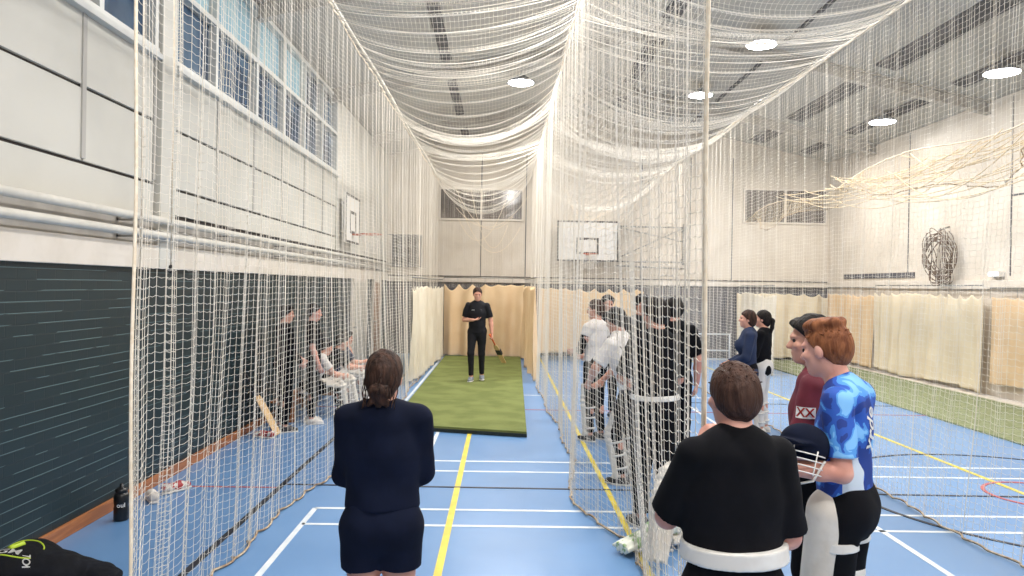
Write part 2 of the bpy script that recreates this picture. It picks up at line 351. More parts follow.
# ceiling: two slopes
def slope(x0, x1, y0, y1, dz, t, name, m):
    bm = bmesh.new(); vs = []
    for y in (y0, y1):
        for (x, z) in ((x0, zc(x0)+dz), (x1, zc(x1)+dz), (x1, zc(x1)+dz+t), (x0, zc(x0)+dz+t)): vs.append(bm.verts.new((x, y, z)))
    for q in ((0, 1, 2, 3), (7, 6, 5, 4), (0, 4, 5, 1), (1, 5, 6, 2), (2, 6, 7, 3), (3, 7, 4, 0)): bm.faces.new([vs[i] for i in q])
    bmesh.ops.recalc_face_normals(bm, faces=bm.faces)
    me = bpy.data.meshes.new('t'); bm.to_mesh(me); bm.free(); return me
def slopes(lst, name, m):
    bm = bmesh.new()
    for a in lst: me = slope(*a, name, m); bm.from_mesh(me); bpy.data.meshes.remove(me)
    me = bpy.data.meshes.new(name); bm.to_mesh(me); bm.free(); me.materials.append(m); o = bpy.data.objects.new(name, me); col.objects.link(o); return struct(o)
slopes([(XL-.35, 3.0, YF-.3, YB+.3, 0, .12), (3.0, XR+.35, YF-.3, YB+.3, 0, .12)], 'ceiling', M['ceil'])
by = [-2.5, 1.5, 5.5, 10.0, 14.4, 18.8]
ib = []
for y in by: ib += [(XL, 3.0, y-.07, y+.07, -.03, .04), (3.0, XR, y-.07, y+.07, -.03, .04), (XL, 3.0, y-.015, y+.015, -.22, .2), (3.0, XR, y-.015, y+.015, -.22, .2), (XL, 3.0, y-.07, y+.07, -.24, .025), (3.0, XR, y-.07, y+.07, -.24, .025)]
slopes(ib, 'trim_8', M['steel'])
st = []
for x, wd in ((-1.1, .09), (3.0, .16), (7.0, .2), (8.35, .13), (1.2, .03), (5.1, .03), (-2.4, .03)):
    for y0, y1 in zip(by, by[1:]+[YB]): st.append((x-wd, x+wd, y0+.5, y1-.5, -.035, .05))
slopes(st, 'trim_9', M['strip'])

# floor markings
def line(name, lst, m, z=.003):
    b = MB()
    for (x0, y0), (x1, y1), w in lst:
        d = Vector((x1-x0, y1-y0, 0)); l = d.length; a = math.atan2(d.y, d.x); c = ((x0+x1)/2, (y0+y1)/2, 0)
        b.box((c[0]-l/2, c[1]-w/2, .0005), (c[0]+l/2, c[1]+w/2, z), 0, Matrix.Rotation(a, 3, 'Z'), c)
    return struct(b.build(name, m))
line('court_line_white', [((-1.6, 6.6), (-1.6, -3), .045), ((-1.6, 6.6), (9.2, 6.6), .045), ((-1.6, 6.16), (9.2, 6.16), .045), ((-.83, 6.16), (-.83, -3), .045), ((3.14, 6.6), (3.14, -3), .05),
     ((-1.6, 7.97), (9.2, 7.97), .045), ((-1.6, 8.43), (9.2, 8.43), .045), ((-1.6, 7.97), (-1.62, 21.4), .045), ((-.83, 8.43), (-.86, 21.4), .045), ((3.14, 7.97), (3.14, 21.4), .045),
     ((-1.6, 13.6), (9.2, 13.6), .045), ((-1.6, 17.5), (9.2, 17.5), .045)], M['white'])
line('court_line_yellow', [((-.41, -3), (-.41, 21.4), .055), ((1.04, -3), (1.04, 21.4), .05), ((5.15, -3), (5.15, 21.4), .055)], M['yellow'], .004)
line('court_line_black', [((-2.1, -3), (-2.1, 21.4), .05), ((-2.1, 7.36), (9.2, 7.2), .035), ((3, 13), (9.2, 12.9), .04)], M['black'], .005)
line('court_line_red', [((-3.2, 7.24), (-2.12, 7.24), .03), ((-3.0, 12), (9, 12.0), .03)], M['red'], .0045)
def ring(name, cx, cy, r, w, m, a0=0, a1=360, z=.0055):
    n = 96; V = []; Q = []
    for i in range(n+1):
        a = R(a0+(a1-a0)*i/n)
        for rr in (r-w/2, r+w/2): V += [(cx+rr*math.cos(a), cy+rr*math.sin(a), .0005), (cx+rr*math.cos(a), cy+rr*math.sin(a), z)]
    for i in range(n):
        o = 4*i; Q += [(o+1, o+3, o+7, o+5), (o, o+1, o+5, o+4), (o+2, o+6, o+7, o+3)]
    return struct(meshnp(name, V, Q, m, smooth=False))
ring('court_circle_red', 5.3, 7.32, .5, .035, M['red'])
ring('court_circle_black', 5.3, 7.25, 1.87, .04, M['black'])
# mats
def matobj(name, q, m, me, label, t=.03):
    e = empty(name, (0, 0, 0), 0, label, 'mat')
    def prism(pts, z0, z1, nm, mm):
        bm = bmesh.new(); A = [bm.verts.new((x, y, z0)) for x, y in pts]; B = [bm.verts.new((x, y, z1)) for x, y in pts]
        bm.faces.new(A[::-1]); bm.faces.new(B)
        for i in range(len(pts)): bm.faces.new((A[i], A[(i+1) % len(pts)], B[(i+1) % len(pts)], B[i]))
        me_ = bpy.data.meshes.new(nm); bm.to_mesh(me_); bm.free(); me_.materials.append(mm); o = bpy.data.objects.new(nm, me_); col.objects.link(o); o.parent = e
    prism(q, .006, .006+t*.6, 'rubber_backing', me)
    c = Vector((sum(p[0] for p in q)/4, sum(p[1] for p in q)/4))
    prism([(c+(Vector(p)-c)*(1-.004)) for p in q], .006+t*.6, .006+t, 'carpet_pile', m)
    return e
matobj('batting_mat', [(-1.5, 10.25), (.34, 9.78), (.5, 20.25), (-1.52, 20.3)], M['mat'], M['mat_edge'], 'long olive green batting mat under the walking man in black', .07)
struct(MB().box((6.77, YF+.1, .001), (8.95, 21.3, .025), .004).build('turf_strip', M['turf']))
struct(MB().box((8.95, YF+.1, .001), (9.2, 21.3, .05), .004).build('baseboard_right', M['beamp']))

# ------------------------------------------------------------------ nets
def tubes(P, r, ax):
    n, m, _ = P.shape; a = np.zeros((3, 3), np.float32)
    u = {'x': (1, 2), 'y': (0, 2), 'z': (0, 1)}[ax]
    for k in range(3): a[k, u[0]] = math.cos(2*PI*k/3+.5); a[k, u[1]] = math.sin(2*PI*k/3+.5)
    V = (P[:, :, None, :]+a[None, None]*np.float32(r)).reshape(-1, 3)
    base = (np.arange(n)[:, None]*m+np.arange(m-1)[None, :]).reshape(-1)*3
    Q = []
    for k in range(3):
        k2 = (k+1) % 3; Q.append(np.stack([base+k, base+k2, base+3+k2, base+3+k], 1))
    return V, np.concatenate(Q)
def netmesh(name, P, r, axu, axv, m, parent, sag=.008, skip=None):
    """P (cols, rows, 3): cols run along v, rows run along u."""
    V1, Q1 = tubes(P, r, axv)
    T = P.transpose(1, 0, 2); mid = (T[:, 1:]+T[:, :-1])/2; mid[:, :, 2] -= sag
    H = np.empty((T.shape[0], T.shape[1]*2-1, 3), np.float32); H[:, ::2] = T; H[:, 1::2] = mid
    V2, Q2 = tubes(H, r*.8, axu)
    return meshnp(name, np.concatenate([V1, V2]), np.concatenate([Q1, Q2+len(V1)]), m, parent)
def bumps(s, lst): return sum(a*np.sin(2*PI*s/l+p) for a, l, p in lst)
def side_net(label, X0, Ya, Yb, zt, slack=1.3, cell=.05, r=.0017, bot=None, amp=1., seed=1, front=1., m='cord', zbot=lambda Y: 0*Y+.02, edge=True, topf=None):
    g = np.random.default_rng(seed)
    e = empty('cricket_net', (X0, (Ya+Yb)/2, 0), 0, label, 'net', None)
    L_ = (Yb-Ya)*slack; n = int(L_/cell)+1; rows = int(zt/cell)+1
    s = np.linspace(0, L_, n)[:, None]; t = np.linspace(0, 1, rows)[None, :]   # t 0 top 1 bottom
    f = np.exp(-(s)/1.3)*front
    base = Ya+(Yb-Ya)*s/L_
    ph = g.uniform(0, 6, 6)
    fold = .030*np.sin(2*PI*s/.31+ph[0]+.5*np.sin(s*1.1))+.02*np.sin(2*PI*s/.57+ph[1])
    Y = base+(fold+.07*f*np.sin(2*PI*s/.42))*(.8+.4*t)+.012*np.sin(5*t*PI+s*3)
    X = amp*(.4+.6*t)*((.010+.02*f)*np.cos(2*PI*s/.31+ph[0]+.5*np.sin(s*1.1))+.012*np.sin(2*PI*s/.81+ph[2])+.03*np.sin(2*PI*s/2.9+ph[3]))
    if bot is not None: X = X+bot(Y)*t**2.2
    Z0 = zt+0*s if topf is None else topf(base)
    Zb = zbot(base)
    Z = Z0+(Zb-Z0)*t+.006*np.sin(2*PI*s/.33+9*t)
    P = np.stack([X+0*Y, Y-(Ya+Yb)/2, Z+0*Y], 2).astype(np.float32)
    netmesh('netting', P, r, 'y', 'z', M[m], e)
    V, Q = tubes(P[:, -1:, :].transpose(1, 0, 2), .011, 'y'); meshnp('hem_rope', V, Q, M['hem'], e)
    V, Q = tubes(P[:, :1, :].transpose(1, 0, 2), .012, 'y'); meshnp('head_rope', V, Q, M['rope'], e)
    if edge:
        V, Q = tubes(P[:1]+np.array([0, -.005, 0], np.float32), .011, 'z'); meshnp('edge_rope', V, Q, M['rope'], e)
    # steel runner rings hooked on the cable
    return e
ZN = 4.78
def botA(Y): return np.interp(Y, [3.6, 5, 5.9, 7.9, 9.5, 14, 20], [0, -.1, -.07, .1, .2, .1, 0])
def botB(Y): return np.interp(Y, [2.9, 3.6, 5.1, 5.9, 6.1, 6.95, 7.7, 8.6, 13.6, 20], [.0, .12, .22, .2, .1, -.08, -.05, .08, -.05, 0])
def botC(Y): return np.interp(Y, [2, 5.3, 6.2, 7.7, 10, 20], [0, -.1, -.22, -.1, 0, 0])
side_net('cream cricket net hanging along the left side of the green mat lane', -1.8, 3.65, 20.6, ZN, 1.15, bot=botA, seed=3, front=1.8, amp=1.)
side_net('cream cricket net hanging between the green mat lane and the group of players', .75, 2.95, 20.6, ZN+.2, 1.13, bot=botB, seed=5, front=.5, amp=1.)
side_net('cream cricket net hanging right of the two girls, farthest right side net', 3.88, 2.4, 20.6, ZN, 1.06, bot=botC, seed=8, amp=.9)
# drawn-up net over the turf lane
yy = [8, 9.6, 11, 12.6, 14.5, 16, 18, 21]
side_net('tan net gathered up in sagging swags high over the turf strip', 6.6, 7.0, 20.8, 4.6, 1.1, cell=.13, bot=lambda Y: .25*np.sin(Y*1.3), seed=11, amp=2.2, m='cordw',
         topf=lambda Y: 4.12+.12*np.sin(Y*1.1)-.03*(Y-14), zbot=lambda Y: 3.72+.2*np.sin(Y*.9+1)+.1*np.sin(Y*2.3), edge=False)
def roof_net(label, xa, xb, ya, yb, za, zb, sag, slack=1.25, cell=.05, r=.0017, seed=1, m='cord', pleat=.42):
    g = np.random.default_rng(seed); e = empty('roof_net', ((xa+xb)/2, (ya+yb)/2, 0), 0, label, 'net')
    L_ = (yb-ya)*slack; n = int(L_/cell)+1; c = int((xb-xa)*1.12/cell)+1
    s = np.linspace(0, L_, n)[:, None]; u = np.linspace(0, 1, c)[None, :]
    base = ya+(yb-ya)*s/L_; w = 4*u*(1-u); p0 = g.uniform(0, 6, 4)
    Y = base+.06*np.sin(2*PI*s/pleat+p0[0]+.7*np.sin(s*.9))+.03*np.sin(2*PI*s/.25)+.06*np.sin(3*u+s*.5)
    sg = sag*(1+.35*np.sin(s*.7+p0[1])+.25*np.sin(s*1.9+p0[2]))+(.3*np.clip((base-15)/5, 0, 1))
    Z = za+(zb-za)*u-sg*w**.85+.045*w*np.cos(2*PI*s/pleat+p0[0]+.7*np.sin(s*.9))
    X = xa+(xb-xa)*u+0*s
    P = np.stack([X-(xa+xb)/2, Y-(ya+yb)/2, Z], 2).astype(np.float32)
    netmesh('netting', P, r, 'y', 'x', M[m], e, sag=0)
    # gathered cords crossing the lane where the pleats close up
    idx = np.arange(3, n-2, max(3, int(pleat/cell*1.0)))
    idx = idx+g.integers(-2, 2, len(idx)); V, Q = tubes(P[idx], .006, 'x'); meshnp('cross_cord', V, Q, M[m], e)
    return e
roof_net('cream roof net sagging over the green mat lane', -1.8, .75, 4.5, 20.6, ZN, ZN+.2, .42, 1.14, seed=2)
roof_net('cream roof net sagging over the lane where the players stand', .75, 3.88, 4.5, 20.6, ZN+.2, ZN, .5, 1.14, seed=6)
# cables
for x, z, lb in ((-1.8, ZN, 'steel cable carrying the net left of the green mat'), (.75, ZN+.2, 'steel cable carrying the net right of the green mat'), (3.88, ZN, 'steel cable carrying the net on the far side of the player lane')):
    e = empty('net_cable', (x, 9, z+.045), 0, lb, 'cable')
    MB().tube([(0, YF-9+.0, .02), (0, YB-9, .02)], .012, 8).build('wire', M['metal'], e, True)
    MB().tube([(0.03, y-9, .0-.02*math.sin(y)) for y in np.arange(3, 20.8, .4)], .015, 8).build('gathered_selvedge', M['cord'], e, True)
# end nets
def end_net(label, xa, xb, y0, zt, zb, slack, seed, swag=.35):
    g = np.random.default_rng(seed); e = empty('end_net', ((xa+xb)/2, y0, 0), 0, label, 'net')
    n = int((xb-xa)*slack/.05); rows = int((zt-zb)*1.25/.05); u = np.linspace(0, 1, n)[:, None]; t = np.linspace(0, 1, rows)[None, :]
    s = u*(xb-xa)*slack; p = g.uniform(0, 6, 4)
    X = (u-.5)*(xb-xa)+.04*np.sin(2*PI*s/.35+p[0])*(1-.3*t); Y = .06*np.cos(2*PI*s/.35+p[0])+.10*np.sin(2*PI*s/.9+p[1])*t
    Z = zt+(zb-zt)*t-swag*np.sin(PI*u)*np.sin(PI*t)*1.2-.10*np.sin(2*PI*u*2+p[2])*t*(1-t)*2
    P = np.stack([X, Y+0*X, Z], 2).astype(np.float32)
    netmesh('netting', P, .0016, 'x', 'z', M['cord'], e)
    for k in range(5):
        a = g.uniform(0, .35); b_ = g.uniform(.6, 1); d = g.uniform(.3, 1.1); z0 = g.uniform(3.6, 4.7); z1 = g.uniform(3.4, 4.7)
        pts = [((a+(b_-a)*q-.5)*(xb-xa), -.08, z0+(z1-z0)*q-d*4*q*(1-q)) for q in np.linspace(0, 1, 20)]
        MB().tube(pts, .006, 6).build('swag_cord', M['rope'], e, True)
    return e
end_net('cream net draped in swags across the far end of the green mat lane', -1.8, .75, 20.75, ZN, 1.9, 1.3, 4, .5)
end_net('cream net draped across the far end of the player lane', .8, 3.85, 20.3, ZN, 1.9, 1.03, 9, .1)

# ------------------------------------------------------------------ canvas curtains
def curtain(label, pts, zt, zb, m, fold=.05, lam=.34, seed=1, hook=.37, droop=.1, swag=0):
    pts = [Vector((p[0], p[1], 0)) for p in pts]; seg = [(b_-a).length for a, b_ in zip(pts, pts[1:])]; L_ = sum(seg)
    n = int(L_/.03)+1; rows = 44; g = np.random.default_rng(seed); ph = g.uniform(0, 6, 5); V = []; c0 = pts[0]
    e = empty('canvas_curtain', tuple(c0), 0, label, 'curtain')
    hooks = []
    for i in range(n):
        s = L_*i/(n-1); d = s; k = 0
        while k < len(seg)-1 and d > seg[k]: d -= seg[k]; k += 1
        dr = (pts[k+1]-pts[k]).normalized(); p = pts[k]+dr*d; nr = Vector((-dr.y, dr.x, 0))
        hu = abs(math.sin(PI*s/hook+.3*math.sin(s*2+ph[4]))); top = zt-droop*hu*(.7+.5*math.sin(s*1.7+ph[0]))
        for j in range(rows):
            t = j/(rows-1)
            o = fold*(.35+.65*t)*(math.sin(2*PI*s/lam+ph[1]+1.2*math.sin(s*1.3)+.8*t*math.sin(s*.8))+.5*math.sin(2*PI*s/(lam*2.3)+ph[2]+2*t))+.03*math.sin(2*PI*s/1.7+ph[3]+t*3)
            o += .025*hu*math.exp(-t*9)
            zz = top+(zb-top)*t
            if j == rows-1: zz += .03*math.sin(s*2.1+ph[0])
            q = p-c0+nr*o; V.append((q.x, q.y, zz))
    Q = [(i*rows+j, (i+1)*rows+j, (i+1)*rows+j+1, i*rows+j+1) for i in range(n-1) for j in range(rows-1)]
    o = meshnp('canvas', V, Q, M[m], e); md = o.modifiers.new('t', 'SOLIDIFY'); md.thickness = .004
    # hook strings up to the track
    b = MB(); s = 0
    while s <= L_:
        d = s; k = 0
        while k < len(seg)-1 and d > seg[k]: d -= seg[k]; k += 1
        dr = (pts[k+1]-pts[k]).normalized(); p = pts[k]+dr*d-c0
        MB().tube([(p.x, p.y, zt-.02), (p.x, p.y, zt+.16)], .004, 5).build('hook', M['metal'], e); s += hook
    b = MB(); b.tube([(p.x-c0.x, p.y-c0.y, zt+.17) for p in pts], .013, 8); b.build('track_wire', M['metal'], e, True)
    return e
curtain('tan canvas curtain behind the man on the green mat', [(-1.6, 20.55), (.58, 20.55)], 2.0, .04, 'canvast', .10, .5, 2, droop=.16)
curtain('pale canvas curtain on the left side of the mat lane', [(-1.74, 14.6), (-1.70, 17.5), (-1.62, 20.3)], 1.93, .06, 'canvasp', .06, .36, 3, droop=.1)
curtain('tan canvas curtain on the right side of the mat lane', [(.66, 15.3), (.64, 17.5), (.58, 20.3)], 1.97, .06, 'canvast', .06, .4, 4, droop=.12)
curtain('tan canvas curtain behind the group of players, lifted off the floor', [(.95, 20.1), (3.75, 20.1)], 1.93, .22, 'canvast', .03, .7, 5, droop=.1)
curtain('cream canvas curtain behind the two girls at the far wall', [(6.5, 20.9), (9.1, 20.9)], 1.88, .1, 'canvas', .06, .4, 6)
curtain('pale canvas curtain running forward from the far wall beside the two girls', [(6.55, 20.7), (6.45, 18.8), (6.15, 17.1)], 1.9, .04, 'canvasp', .06, .34, 7)
curtain('cream canvas curtain along the right wall beyond the turf', [(9.0, 18.2), (9.02, 16.4), (9.05, 14.15)], 1.95, .12, 'canvas', .055, .5, 8, droop=.09)
curtain('tan canvas curtain in the far right corner beside the cream one', [(8.95, 20.7), (9.0, 18.25)], 1.9, .12, 'canvast', .05, .45, 9, droop=.06)
curtain('tan canvas curtain on the right wall nearest the camera', [(9.08, 14.0), (9.1, 8)], 1.9, .3, 'canvast', .03, .6, 10, droop=.04)
# ------------------------------------------------------------------ hoops
def hoop(label, bw, bh, arms, cat='basketball hoop'):
    e = empty('basketball_hoop', (0, 0, 0), 0, label, cat)
    MB().box((-bw/2, -.02, 0), (bw/2, .02, bh), .004).build('backboard', M['board'], e)
    b = MB(); t = .05
    def rect(x0, x1, z0, z1, t, y=-.026): b.box((x0, y, z0), (x1, -.018, z0+t)); b.box((x0, y, z1-t), (x1, -.018, z1)); b.box((x0, y, z0), (x0+t, -.018, z1)); b.box((x1-t, y, z0), (x1, -.018, z1))
    rect(-bw/2, bw/2, 0, bh, .045); rect(-.31, .31, .20, .66, .06); b.build('board_marking', M['blackp'], e)
    r = .225; c = (0, -.02-.15-r, .20)
    rg = MB(); rg.tube([(c[0]+r*math.cos(a), c[1]+r*math.sin(a), c[2]) for a in np.linspace(0, 2*PI, 33)[:-1]], .01, 8, True).box((-.07, -.19, .17), (.07, -.02, .205), .004); rgo = rg.build('ring', M['orange'], e, True)
    nb = MB(); n = 12
    for k in range(n):
        for sg in (1, -1):
            pts = [(c[0]+rr*math.cos(2*PI*(k+sg*q*.5)/n), c[1]+rr*math.sin(2*PI*(k+sg*q*.5)/n), c[2]-q*.1) for q, rr in enumerate((.222, .19, .16, .14, .135))]
            nb.tube(pts, .004, 4)
    nb.build('hoop_net', M['string'], rgo)
    return e
h1 = hoop('small basketball hoop fixed on the left wall with a black edged white board', 1.4, .98, 0); h1.location = (-3.14, 15.68, 2.78); h1.rotation_euler = (0, 0, PI/2)
a = MB()
for x in (-.4, .4):
    for z in (.2, .8): a.tube([(x, .02, z), (x, .14, z)], .018, 8)
a.build('wall_bracket', M['metal'], h1, True)
h2 = hoop('large basketball backboard on a folding frame swung out from the far wall', 1.72, 1.13, 0); h2.location = (2.34, 20.45-.0, 2.68)
h2.location.y = 21.1
a = MB()
for z in (.02, 1.0): a.tube([(.8, .06, z), (2.75, .12, z)], .022, 8)
for z0, z1 in ((.1, .98), (.98, .6)): a.tube([(.82, .06, z0), (2.7, .12, z1)], .016, 8)
a.tube([(.8, .06, .02), (.8, .06, 1.05)], .022, 8); a.tube([(2.72, .16, -.05), (2.72, .16, 1.1)], .03, 8); a.tube([(.8, .06, -.1), (2.75, .12, -.16)], .022, 8)
for x in (-.5, .5): a.tube([(x, .02, .3), (x, .39, .3)], .02, 8); 
a.tube([(2.72, .16, .1), (2.72, .39, .1)], .02, 8); a.tube([(2.72, .16, .9), (2.72, .39, .9)], .02, 8)
a.build('folding_frame', M['metal'], h2, True)
tn = bpy.data.objects['cricket_net.003']; g_ = np.random.default_rng(3); yc = (7.0+20.8)/2
for k in range(24):
    y0 = g_.uniform(6.8, 12); y1 = y0+g_.uniform(3.5, 8); z0 = g_.uniform(3.85, 4.2); z1 = g_.uniform(3.85, 4.3); d = g_.uniform(.15, .7)
    MB().tube([(.1*math.sin(k+3*t), y0+(y1-y0)*t-yc, z0+(z1-z0)*t-d*4*t*(1-t)) for t in np.linspace(0, 1, 18)], (.0075), 5).build('swag_cord', M['cordw'], tn, True)
for (x, y, z, lb) in ((-1.93, 4.05, 2.03, 'thin hanging pull cord beside the front edge of the left net, nearer of two'), (-1.93, 4.42, 2.05, 'thin hanging pull cord beside the left net, second from its front edge')):
    pc_ = empty('pull_cord', (x, y, z), 0, lb, 'cord')
    MB().tube([(0, 0, 0), (-.01, .02, 1.2), (-.05, .03, zc(x)-z-.02)], .005, 6).build('cord_line', M['rope'], pc_, True)
    MB().lathe([(.008, -.05), (.014, -.04), (.012, -.005), (.005, 0)], 10).build('toggle', M['blackp'], pc_, True)
# grey board in far left corner
sb = empty('scoreboard', (-2.72, 21.38, 2.45), 0, 'grey scoreboard high in the far left corner', 'scoreboard')
MB().box((-.42, 0, 0), (.42, .1, .9), .01).build('casing', M['dgrey'], sb)
b = MB()
for i in range(4):
    for j in range(3): MB().box((-.36+.19*i, -.012, .1+.27*j), (-.36+.19*i+.13, .002, .29+.27*j), .003).build('digit_window', M['blackp'], sb)
# emergency light, low wall rails
el = empty('emergency_light', (9.2, 14.0, 2.33), 0, 'small lit emergency light box on the right wall', 'light')
MB().box((-.07, -.16, -.05), (.04, .16, .05), .006).build('casing', M['board'], el)
MB().box((-.085, -.13, -.03), (-.07, .13, .03), .004).build('diffuser', mat('diffuser_lit', (226, 240, 255), .4, emit=2.5), el)
gt = empty('goal_frame', (5.3, 20.9, 0), 0, 'low white metal goal frame standing at the far wall left of the girls', 'goal')
b = MB()
for z in (.02, .27, .72): b.tube([(-1.1, 0, z), (1.0, 0, z)], .022, 8)
b.build('crossbar', M['white'], gt, True)
for x in (-1.1, 0, 1.0): MB().tube([(x, 0, .0), (x, 0, .74)], .022, 8).build('upright', M['white'], gt, True)
fan = empty('rolled_netting', (9.02, 15.6, 2.72), 0, 'dark bundle of rolled netting hung on the right wall', 'netting')
b = MB()
for k in range(34):
    th = rng.uniform(0, 6.28); ph_ = rng.uniform(0, 6.28); rr = rng.uniform(.25, .5)
    pts = [(.12*math.sin(q*2+ph_), rr*math.cos(th+q)*.95, rr*math.sin(th+q*1.1)*1.25) for q in np.linspace(0, 3.4, 14)]
    b.tube(pts, .008, 5)
b.build('dark_cord', mat('dark_cord', (104, 88, 76), .8, c2=(122, 104, 90), scale=9), fan, True)
MB().tube([(.0, 0, .55), (.22, 0, .62)], .015, 6).build('wall_hook', M['metal'], fan, True)

# ------------------------------------------------------------------ lamps
LP = [(.3, 15.6, 6.15), (4.55, 13.5, 6.35), (4.45, 17.3, 6.4), (8.1, 16.2, 5.62), (8.1, 12.3, 5.58)]
LB = ['bright high bay lamp over the green mat lane', 'brightest high bay lamp over the player lane, nearer of the two there', 'high bay lamp over the player lane, farther and dimmer one', 'high bay lamp by the right wall, farther one', 'high bay lamp by the right wall at the picture edge']
for (x, y, z), lb in zip(LP, LB):
    e = empty('high_bay_lamp', (x, y, z), 0, lb, 'ceiling lamp', 'high bay lamps')
    MB().lathe([(.05, .16), (.12, .13), (.26, .03), (.285, .0), (.27, .0)]).build('housing', M['lampbody'], e, True)
    MB().lathe([(.26, .004), (.26, -.012), (.2, -.03), (.02, -.034)]).build('lens', M['lens'], e)
    MB().tube([(0, 0, .14), (0, 0, zc(x)-z+.01)], .01, 8).build('suspension_rod', M['metal'], e)
def area(x, y, z, sx, sy, p, c=(.98, .98, 1), rx=0, ry=0):
    l = bpy.data.lights.new('hall_light', 'AREA'); l.shape = 'RECTANGLE'; l.size = sx; l.size_y = sy; l.energy = p; l.color = c
    o = bpy.data.objects.new('hall_light', l); col.objects.link(o); o.location = (x, y, z); o.rotation_euler = (rx, ry, 0); return o
WARM = (1, .972, .94)
for x in (.3, 4.5, 8.1):
    for y in (-1.5, 3.0, 7.6, 12.3, 16.2):
        if y > 12 and x < 4: y = y-.7
        area(x if x < 8 else 7.4, y, {.3: 6.05, 4.5: 6.25, 8.1: 5.5}[x], .42, .42, {.3: 165, 4.5: 175, 8.1: 30}[x]*(1.25 if y > 10 else 1), WARM)
for x in (-.6, 2.4, 7.7): area(x, 18.9, 5.4, .42, .42, 60, WARM)  # extra row without fixtures, added to brighten the curtains at the far end

# ------------------------------------------------------------------ people: implicit surfaces meshed with surface nets
V3 = lambda *a: np.array(a, np.float32)
def nrm(v): v = np.asarray(v, np.float32); return v/max(1e-9, float(np.linalg.norm(v)))
class Field:
    """smooth union of tapered capsules and ellipsoids"""
    def __init__(s): s.p = []; s.post = []
    def cap(s, a, b, ra, rb, k=.03, fd=None, ff=1., capb=False, capa=False, add=0.): s.p.append(('c', V3(*a), V3(*b), ra, rb, k, None if fd is None else nrm(fd), ff, capb, capa)); return s
    def ell(s, c, r, ax=None, k=.02, sub=False): s.p.append(('s' if sub else 'e', V3(*c), V3(*r), np.eye(3, dtype=np.float32) if ax is None else ax, k)); return s
    def mesh(s, name, vox, m, parent=None, noise=None, pad=.03):
        lo = np.full(3, 1e9); hi = -lo; bb = []
        for q in s.p:
            if q[0] == 'c': r = max(q[3], q[4]); l = np.minimum(q[1], q[2])-r; h = np.maximum(q[1], q[2])+r
            else: r = float(q[2].max()); l = q[1]-r; h = q[1]+r
            bb.append((l, h))
            if q[0] != 's': lo = np.minimum(lo, l); hi = np.maximum(hi, h)
        lo = lo-pad; hi = hi+pad; n = np.ceil((hi-lo)/vox).astype(int)+1
        F = np.full(n, .08, np.float32); ax = [np.float32(lo[i])+np.arange(n[i], dtype=np.float32)*np.float32(vox) for i in range(3)]
        for q, (l, h) in zip(s.p, bb):
            k = q[-1] if q[0] != 'c' else q[5]; mg = .06
            i0 = np.clip(((l-mg-lo)/vox).astype(int), 0, n-1); i1 = np.clip(np.ceil((h+mg-lo)/vox).astype(int)+1, 1, n)
            sl = tuple(slice(a, b) for a, b in zip(i0, i1)); X, Y, Z = np.meshgrid(*[ax[i][sl[i]] for i in range(3)], indexing='ij')
            if q[0] == 'c':
                _, a, b, ra, rb, k, fd, ff, cb, ca = q; ab = b-a; L2 = max(1e-9, float(ab@ab))
                px, py, pz = X-a[0], Y-a[1], Z-a[2]; u = (px*ab[0]+py*ab[1]+pz*ab[2])/L2; t = np.clip(u, 0, 1)
                vx, vy, vz = px-t*ab[0], py-t*ab[1], pz-t*ab[2]
                if fd is not None:
                    e = (vx*fd[0]+vy*fd[1]+vz*fd[2])*(ff-1); vx = vx+e*fd[0]; vy = vy+e*fd[1]; vz = vz+e*fd[2]
                d = np.sqrt(vx*vx+vy*vy+vz*vz)-(ra+(rb-ra)*t); Ln = math.sqrt(L2)
                if cb: d = np.maximum(d, (u-1)*Ln)
                if ca: d = np.maximum(d, -u*Ln)
            else:
                _, c, r, A, k = q; px, py, pz = X-c[0], Y-c[1], Z-c[2]
                w = [(px*A[0, i]+py*A[1, i]+pz*A[2, i])/r[i] for i in range(3)]
                d = (np.sqrt(w[0]**2+w[1]**2+w[2]**2)-1)*float(r.min())
            G = F[sl]
            if q[0] == 's':
                d = -d; hh = np.maximum(k-np.abs(G-d), 0)/k; F[sl] = np.maximum(G, d)+hh*hh*k*.25
            else:
                hh = np.maximum(k-np.abs(G-d), 0)/k; F[sl] = np.minimum(G, d)-hh*hh*k*.25
        if noise or s.post:
            X, Y, Z = np.meshgrid(*ax, indexing='ij')
            if noise:
                for am, f1, f2, f3, p in noise: F += (am*np.sin(X*f1+p+1.3*np.sin(Z*f3*.5))*np.sin(Y*f2+p*2)*np.sin(Z*f3+p*3+1.5*np.sin(X*f1*.4))).astype(np.float32)
            for fn in s.post: F = fn(F, X, Y, Z)
        F[0] = F[-1] = .05; F[:, 0] = F[:, -1] = .05; F[:, :, 0] = F[:, :, -1] = .05
        return surfnet(name, F, lo, vox, m, parent)
